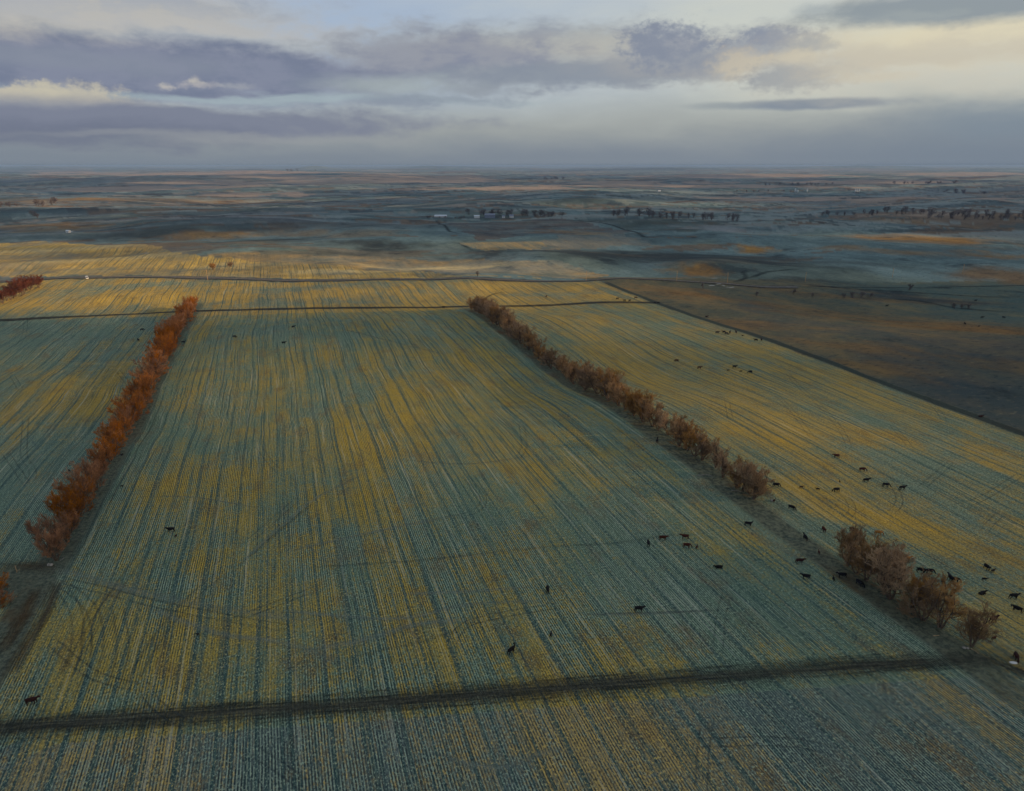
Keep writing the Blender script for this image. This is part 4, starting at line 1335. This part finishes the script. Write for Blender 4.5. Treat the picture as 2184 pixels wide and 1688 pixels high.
M_POLE = mat("weathered_pole", (0.42, 0.27, 0.13), 0.85, 2.0, 0.3)
M_GLASS = mat("dark_glass", (0.02, 0.025, 0.03), 0.15)
M_WHITE = mat("white_metal", (0.62, 0.62, 0.62), 0.45, 1.5, 0.08)
M_PALE = mat("pale_roof_metal", (0.60, 0.66, 0.74), 0.35, 0.5, 0.08)
M_BLUEGREY = mat("blue_grey_siding", (0.17, 0.20, 0.28), 0.6, 0.8, 0.15)
M_TYRE = mat("tyre_rubber", (0.02, 0.02, 0.02), 0.9)
M_STEEL = mat("galvanised_steel", (0.55, 0.57, 0.58), 0.4, 1.0, 0.12, metal=0.3)
M_STONE = mat("field_stone", (0.30, 0.28, 0.25), 0.9, 3.0, 0.35, bump=0.4)
M_WOOD = mat("bleached_wood", (0.40, 0.30, 0.18), 0.9, 4.0, 0.3)

me_pole = None
side = {0: "leftmost utility pole, on the golden verge of the highway", 1: "second utility pole from the left, beside the highway",
        2: "utility pole above the fence corner at the field's far end", 3: "utility pole just left of the bright knoll",
        4: "utility pole between the creek and the knoll", 5: "utility pole right of the creek at the road bend",
        6: "second utility pole from the right edge", 7: "rightmost utility pole on the dark pasture"}
pm = {}
for q, (px, py) in enumerate(((443, 598), (911 / 1.0664, 597), (1250, 600), (1443, 600), (1551, 604), (1717, 602), (1903, 592), (2053, 584))):
    p = at(px, py)
    r = link("utility_pole", None, None, p, rad(-18.5) + 1.57)
    tag(r, side[q], "utility pole", "utility poles along the highway")
    if not pm:
        a = lathe("pole", [(0.22, -0.5), (0.21, 0.0), (0.15, 9.6), (0.02, 9.7)], M_POLE, r, 10)
        b = boxes("crossarm", [((0, 0.14, 8.9), (2.4, 0.12, 0.14)), ((0.45, 0.14, 8.55), (0.05, 0.05, 0.9), 0)], M_POLE, r)
        c = lathe("insulator", [(0.03, 0), (0.07, 0.05), (0.07, 0.14), (0.03, 0.2)], M_STEEL, r, 8, (-1.05, 0.14, 8.97))
        d = link("insulator", c.data, r, (1.05, 0.14, 8.97))
        pm = {"pole": a, "crossarm": b, "insulator": c, "i2": d}
    else:
        for o in pm.values():
            n = o.copy(); COL.objects.link(n); n.parent = r


def gable(name, w, l, h, rise, mw, mr, label, p, rz, cat, doors=(), windows=()):
    """w across the ridge (local x), l along it (local y)"""
    r = link(name, None, None, p, rz)
    tag(r, label, cat)
    x, y = w / 2, l / 2
    V = [(-x, -y, -1), (x, -y, -1), (x, y, -1), (-x, y, -1), (-x, -y, h), (x, -y, h), (x, y, h), (-x, y, h), (0, -y, h + rise), (0, y, h + rise)]
    F = [(0, 1, 5, 4), (1, 2, 6, 5), (2, 3, 7, 6), (3, 0, 4, 7), (4, 5, 8), (6, 7, 9)]
    link("wall", mesh_from("wall", V, F, [mw]), r)
    e, t = 0.4, 0.18
    s = rise / x
    V, F = [], []
    for sx in (-1, 1):
        n = len(V)
        for yy in (-y - e, y + e):
            V += [(0, yy, h + rise + 0.03), (sx * (x + e), yy, h - s * e + 0.03), (sx * (x + e), yy, h - s * e + t + 0.03), (0, yy, h + rise + t + 0.03)]
        F += [(n, n + 1, n + 5, n + 4), (n + 1, n + 2, n + 6, n + 5), (n + 2, n + 3, n + 7, n + 6), (n, n + 3, n + 2, n + 1), (n + 4, n + 5, n + 6, n + 7)]
    link("roof", mesh_from("roof", V, F, [mr]), r)
    for c, sz in doors: boxes("door", [(c, sz)], M_GLASS, r)
    for c, sz in windows: boxes("window", [(c, sz)], M_GLASS, r)
    return r


gable("barn", 10, 24, 2.6, 1.8, M_WHITE, M_PALE, "long low barn with a bright pale roof, leftmost building of the farmstead", at(940, 463.5), rad(-18.5) + 1.57 - 0.05, "barn",
      doors=(((5.03, -4, 1.1), (0.1, 4, 2.4)), ((5.03, 6, 1.1), (0.1, 4, 2.4))))
gable("shed", 14, 21, 5.5, 2.5, M_BLUEGREY, M_BLUEGREY, "big blue-grey machine shed among the farm trees", at(1045, 464.5), rad(-18.5) + 1.57, "shed",
      doors=(((7.03, -3, 2.1), (0.1, 6, 4.4)),))
gable("shed", 7, 11, 3.2, 1.6, M_WHITE, M_PALE, "small white shed just left of the blue-grey machine shed", at(1017, 464.5), rad(-18.5) + 1.57, "shed",
      doors=(((3.53, 0, 1.2), (0.1, 3, 2.6)),))
gable("house", 8, 8, 3.5, 2.5, M_WHITE, M_BLUEGREY, "small house at the right end of the farmstead", at(1091, 464.5), rad(-10) + 1.57, "house",
      windows=(((4.03, -2, 1.8), (0.1, 1.2, 1.2)), ((4.03, 2, 1.8), (0.1, 1.2, 1.2))))
gable("house", 5, 5, 3, 2, M_WHITE, M_BLUEGREY, "tiny white outbuilding between the machine shed and the house", at(1074, 464.8), rad(-30) + 1.57, "outbuilding",
      doors=(((2.53, 0, 1.0), (0.1, 1, 2.0)),))
gable("shed", 4, 5, 2.4, 1.0, M_WHITE, M_PALE, "lone white shed far left past the golden hill", at(146, 496.5), rad(-18.5) + 1.3, "shed",
      doors=(((2.03, 0, 1.0), (0.1, 1.6, 2.0)),))
gable("house", 7, 9, 3, 2.4, M_WHITE, M_WHITE, "distant white farmhouse in the peach field right of centre", at(1406, 409.5), rad(-18.5) + 1.57, "house",
      windows=(((3.53, -2, 1.8), (0.1, 1.5, 1.5)), ((3.53, 2, 1.8), (0.1, 1.5, 1.5))))
for q, (px, h, lab) in enumerate(((1696, 17, "left of the first pair of distant grain bins"), (1701, 12, "low right one beside the first distant grain bin"),
                                  (1721, 17, "lone distant grain bin between two groups"), (1824, 15, "left of three distant grain bins in a row"),
                                  (1828, 15, "middle of three distant grain bins in a row"), (1832, 15, "right of three distant grain bins in a row"))):
    p = at(px, 411)
    r = link("grain_bin", None, None, p)
    tag(r, lab, "grain bin", "distant grain bins")
    lathe("wall", [(2.6, -1), (2.6, h * 0.7)], M_STEEL, r, 20)
    lathe("roof", [(2.8, h * 0.7), (0.5, h * 0.87), (0.4, h * 0.9)], M_PALE, r, 20)

# white van on the highway
vp = at(186, 596.5)
vz = float(height(vp.x, vp.y)) + 0.45
van = link("van", None, None, (vp.x, vp.y, vz), math.atan2(-0.333, 1) - 0.9)
tag(van, "white van driving on the highway at far left", "van")
prof = [(-2.6, 0.45), (2.5, 0.45), (2.62, 1.05), (1.75, 1.3), (1.1, 2.35), (-2.55, 2.45)]
V = [(x, s * 1.0, z) for s in (-1, 1) for x, z in prof]
n = len(prof)
F = [tuple(range(n)), tuple(range(2 * n - 1, n - 1, -1))] + [(i, i + n, (i + 1) % n + n, (i + 1) % n) for i in range(n)]
b = link("body", mesh_from("body", V, F, [M_WHITE]), van)
bv = b.modifiers.new("bevel", "BEVEL"); bv.width = 0.08; bv.segments = 2
V = [(1.78, -0.85, 1.33), (1.78, 0.85, 1.33), (1.2, 0.85, 2.25), (1.2, -0.85, 2.25)]
V = [(x + 0.02, y, z + 0.01) for x, y, z in V] + [(x - 0.03, y, z - 0.03) for x, y, z in V]
link("windscreen", mesh_from("windscreen", V, [(0, 1, 2, 3), (7, 6, 5, 4), (0, 4, 5, 1), (1, 5, 6, 2), (2, 6, 7, 3), (3, 7, 4, 0)], [M_GLASS]), van)
boxes("window", [((0.6, 1.005, 1.8), (0.9, 0.03, 0.6))], M_GLASS, van); boxes("window", [((0.6, -1.005, 1.8), (0.9, 0.03, 0.6))], M_GLASS, van)
boxes("window", [((-2.59, 0, 1.85), (0.04, 1.5, 0.6))], M_GLASS, van)
for x in (-1.6, 1.6):
    for s in (-1, 1):
        lathe("wheel", [(0.1, -0.11), (0.36, -0.12), (0.36, 0.12), (0.1, 0.11)], M_TYRE, van, 16, (x, s * 0.9, 0.36), rot=(rad(90), 0, 0))


def stone(px, py, s, label, name="stone", m=None):
    p = at(px, py)
    g = np.random.default_rng(int(px))
    import bmesh
    bm = bmesh.new(); bmesh.ops.create_icosphere(bm, subdivisions=2, radius=1.0)
    for v in bm.verts:
        k = 1 + 0.35 * float(vnoise(v.co.x * 1.7 + px, v.co.y * 1.7 + v.co.z, 5))
        v.co = Vector((v.co.x * s[0] * k, v.co.y * s[1] * k, v.co.z * s[2] * k))
    me = bpy.data.meshes.new(name); bm.to_mesh(me); bm.free(); me.materials.append(m or M_STONE)
    o = link(name, me, None, (p.x, p.y, p.z + s[2] * 0.6), g.uniform(0, 6))
    tag(o, label, "stone" if name == "stone" else name.replace("_", " "), "pale stones by the tree rows" if name == "stone" else None)


stone(104, 1206, (0.5, 0.4, 0.35), "left of two warm pale stones at the near end of the left row")
stone(110, 1207, (0.45, 0.5, 0.45), "right of two warm pale stones at the near end of the left row")
stone(2056, 1383, (0.4, 0.3, 0.25), "left pale stone at the foot of the nearest right tree")
stone(2064, 1384, (0.35, 0.3, 0.25), "right pale stone at the foot of the nearest right tree")
stone(1646, 1069, (0.7, 0.4, 0.3), "pale stone at the row's end in the gap")
stone(1788, 1223, (0.35, 0.3, 0.25), "tiny white stone in the shade left of the near clump")
stone(2161, 1415, (0.85, 0.35, 0.25), "low white tub on the ground in front of the dark brown cow", "tub", M_WHITE)


def log(pts, r, label, m=M_WOOD):
    T = Tubes()
    W = [at(*p) for p in pts]
    W = [np.array((p.x, p.y, p.z + r * 0.8)) for p in W]
    for i in range(len(W) - 1):
        T.seg(W[i], W[i + 1], r * (1 - 0.5 * i / len(W)), r * (1 - 0.5 * (i + 1) / len(W)), 7)
    o = link("log", T.mesh("log", m)); tag(o, label, "log", "fallen branches by the tree rows")


log([(2070, 1384), (2080, 1389), (2088, 1396)], 0.1, "crooked fallen branch right of the stones at the nearest right tree")
log([(1990, 1357), (2003, 1356)], 0.09, "short pale fallen branch on the dark grass left of the nearest right tree")
log([(128, 1196), (133, 1194), (137, 1190)], 0.12, "bent white branch at the near end of the left row", M_STONE)
log([(1560, 1047), (1580, 1049), (1592, 1047)], 0.1, "grey fallen branch under the last trees above the row gap", M_STONE)
log([(1488, 1015), (1508, 1013), (1520, 1016)], 0.09, "curved fallen branch left of the right row's middle", M_STONE)
p = at(36, 1221)
r = link("post", None, None, p); tag(r, "weathered post standing on the bare ground at the left edge", "post")
lathe("post_shaft", [(0.13, -0.3), (0.12, 1.9), (0.05, 2.0)], M_WOOD, r, 10)
boxes("brace", [((0.35, 0.0, 0.55), (0.9, 0.08, 0.08), 0.3)], M_WOOD, r)

# ------------------------------------------------------------------ unseen shade deck toward the sun
def shade_deck():
    # cloud deck added out of view up-sun, its gaps shaped to light chosen patches
    alt, cell = 2200.0, 30.0
    off = np.array((sd.x, sd.y)) * alt / sd.z
    gx = np.arange(-2600, 4200, cell); gy = np.arange(-500, 7600, cell)
    GX, GY = np.meshgrid(gx, gy, indexing="ij")
    lit = 0.45 * sstep(0.05, 0.35, fbm(GX / 420, GY / 300, 121, 4, 0.55)) * sstep(900, 1700, np.hypot(GX, GY))
    lit = lit + 0.9 * sstep(0.15, 0.3, fbm(GX / 900, GY / 160, 127, 3, 0.55)) * sstep(1200, 2000, np.hypot(GX, GY))
    def gap(x, y, rx, ry, k, lim=1.0):
        nonlocal lit
        c0, Mi = spread_of(x, y, rx, ry)
        q = Mi @ np.stack([GX.ravel() - c0.x, GY.ravel() - c0.y])
        m = np.clip(1.6 - np.hypot(q[0], q[1]), 0, 1).reshape(GX.shape)
        lit = np.maximum(lit, m * k)
    for x, y, rx, ry, k in ((150, 560, 500, 48, 1.0), (600, 575, 420, 34, 1.0), (1000, 590, 360, 30, 0.9), (300, 645, 420, 26, 0.85),
                            (1000, 640, 380, 30, 0.75), (1480, 580, 90, 16, 0.9), (1080, 527, 130, 9, 1.0), (2000, 512, 200, 10, 1.0),
                            (180, 820, 200, 70, 0.6), (280, 900, 90, 330, 0.75), (420, 700, 80, 70, 0.55), (1850, 930, 290, 60, 0.95), (1450, 740, 240, 60, 0.85),
                            (1250, 690, 150, 40, 0.5), (1830, 1085, 210, 50, 1.0), (1560, 1020, 130, 90, 0.8), (1350, 870, 120, 120, 0.8), (1180, 740, 100, 80, 0.7), (1950, 1240, 190, 90, 0.6),
                            (650, 830, 320, 130, 0.3), (500, 1050, 160, 90, 0.3), (2080, 705, 160, 12, 0.8), (2150, 590, 90, 14, 0.6),
                            (100, 431, 200, 8, 0.8), (1600, 533, 60, 7, 0.7), (430, 508, 90, 6, 0.8)):
        gap(x, y, rx, ry, k)
    lit = lit * np.clip(0.95 + 1.1 * fbm(GX / 170, GY / 75, 131, 4, 0.6), 0.5, 1.3)
    n = vnoise(GX / 62, GY / 62, 141)
    n = np.argsort(np.argsort(n.ravel())).reshape(n.shape) / n.size
    shut = (n > lit) & (np.arctan2(GX + off[0], GY + off[1]) - PSI > rad(43))
    base = alt + 5 * fbm(GX / 200, GY / 200, 151, 3)
    top = base + 4 + 5 * np.abs(fbm(GX / 260, GY / 260, 155, 4))
    n1, n2 = GX.shape
    k = alt / sd.z
    P0 = np.stack([GX + off[0], GY + off[1], base], -1).reshape(-1, 3)
    P1 = np.stack([GX + off[0], GY + off[1], top], -1).reshape(-1, 3)
    i, j = np.nonzero(shut[:-1, :-1])
    a = i * n2 + j
    F = np.stack([a, a + 1, a + n2 + 1, a + n2], -1)
    F = np.concatenate([F, (F + n1 * n2)[:, ::-1]])
    m = mat("shade_deck_white", (0.85, 0.85, 0.87), 1.0)
    tag(link("shade_deck", mesh_from("shade_deck", np.concatenate([P0, P1]), F, [m], True)), kind="stuff")


shade_deck()

# ------------------------------------------------------------------ the air between
L = ([], [])
lo_z, hi_z = LAND[0] - 1.5, max(LAND[1], CAM_H) + 5.0
box(L, (0, 0, (lo_z + hi_z) / 2), (150000, 150000, hi_z - lo_z))
hz = bpy.data.materials.new("haze_air"); hz.use_nodes = True
nt = hz.node_tree; nt.nodes.clear()
pv = nt.nodes.new("ShaderNodeVolumePrincipled"); ou = nt.nodes.new("ShaderNodeOutputMaterial")
pv.inputs["Color"].default_value = (0.33, 0.50, 0.80, 1)
pv.inputs["Density"].default_value = 6.5e-5
nt.links.new(pv.outputs[0], ou.inputs["Volume"])
hb = link("haze", mesh_from("haze", L[0], L[1], [hz]))
tag(hb, kind="stuff")
print("trees", N_TREES, "objects", len(SC.objects))
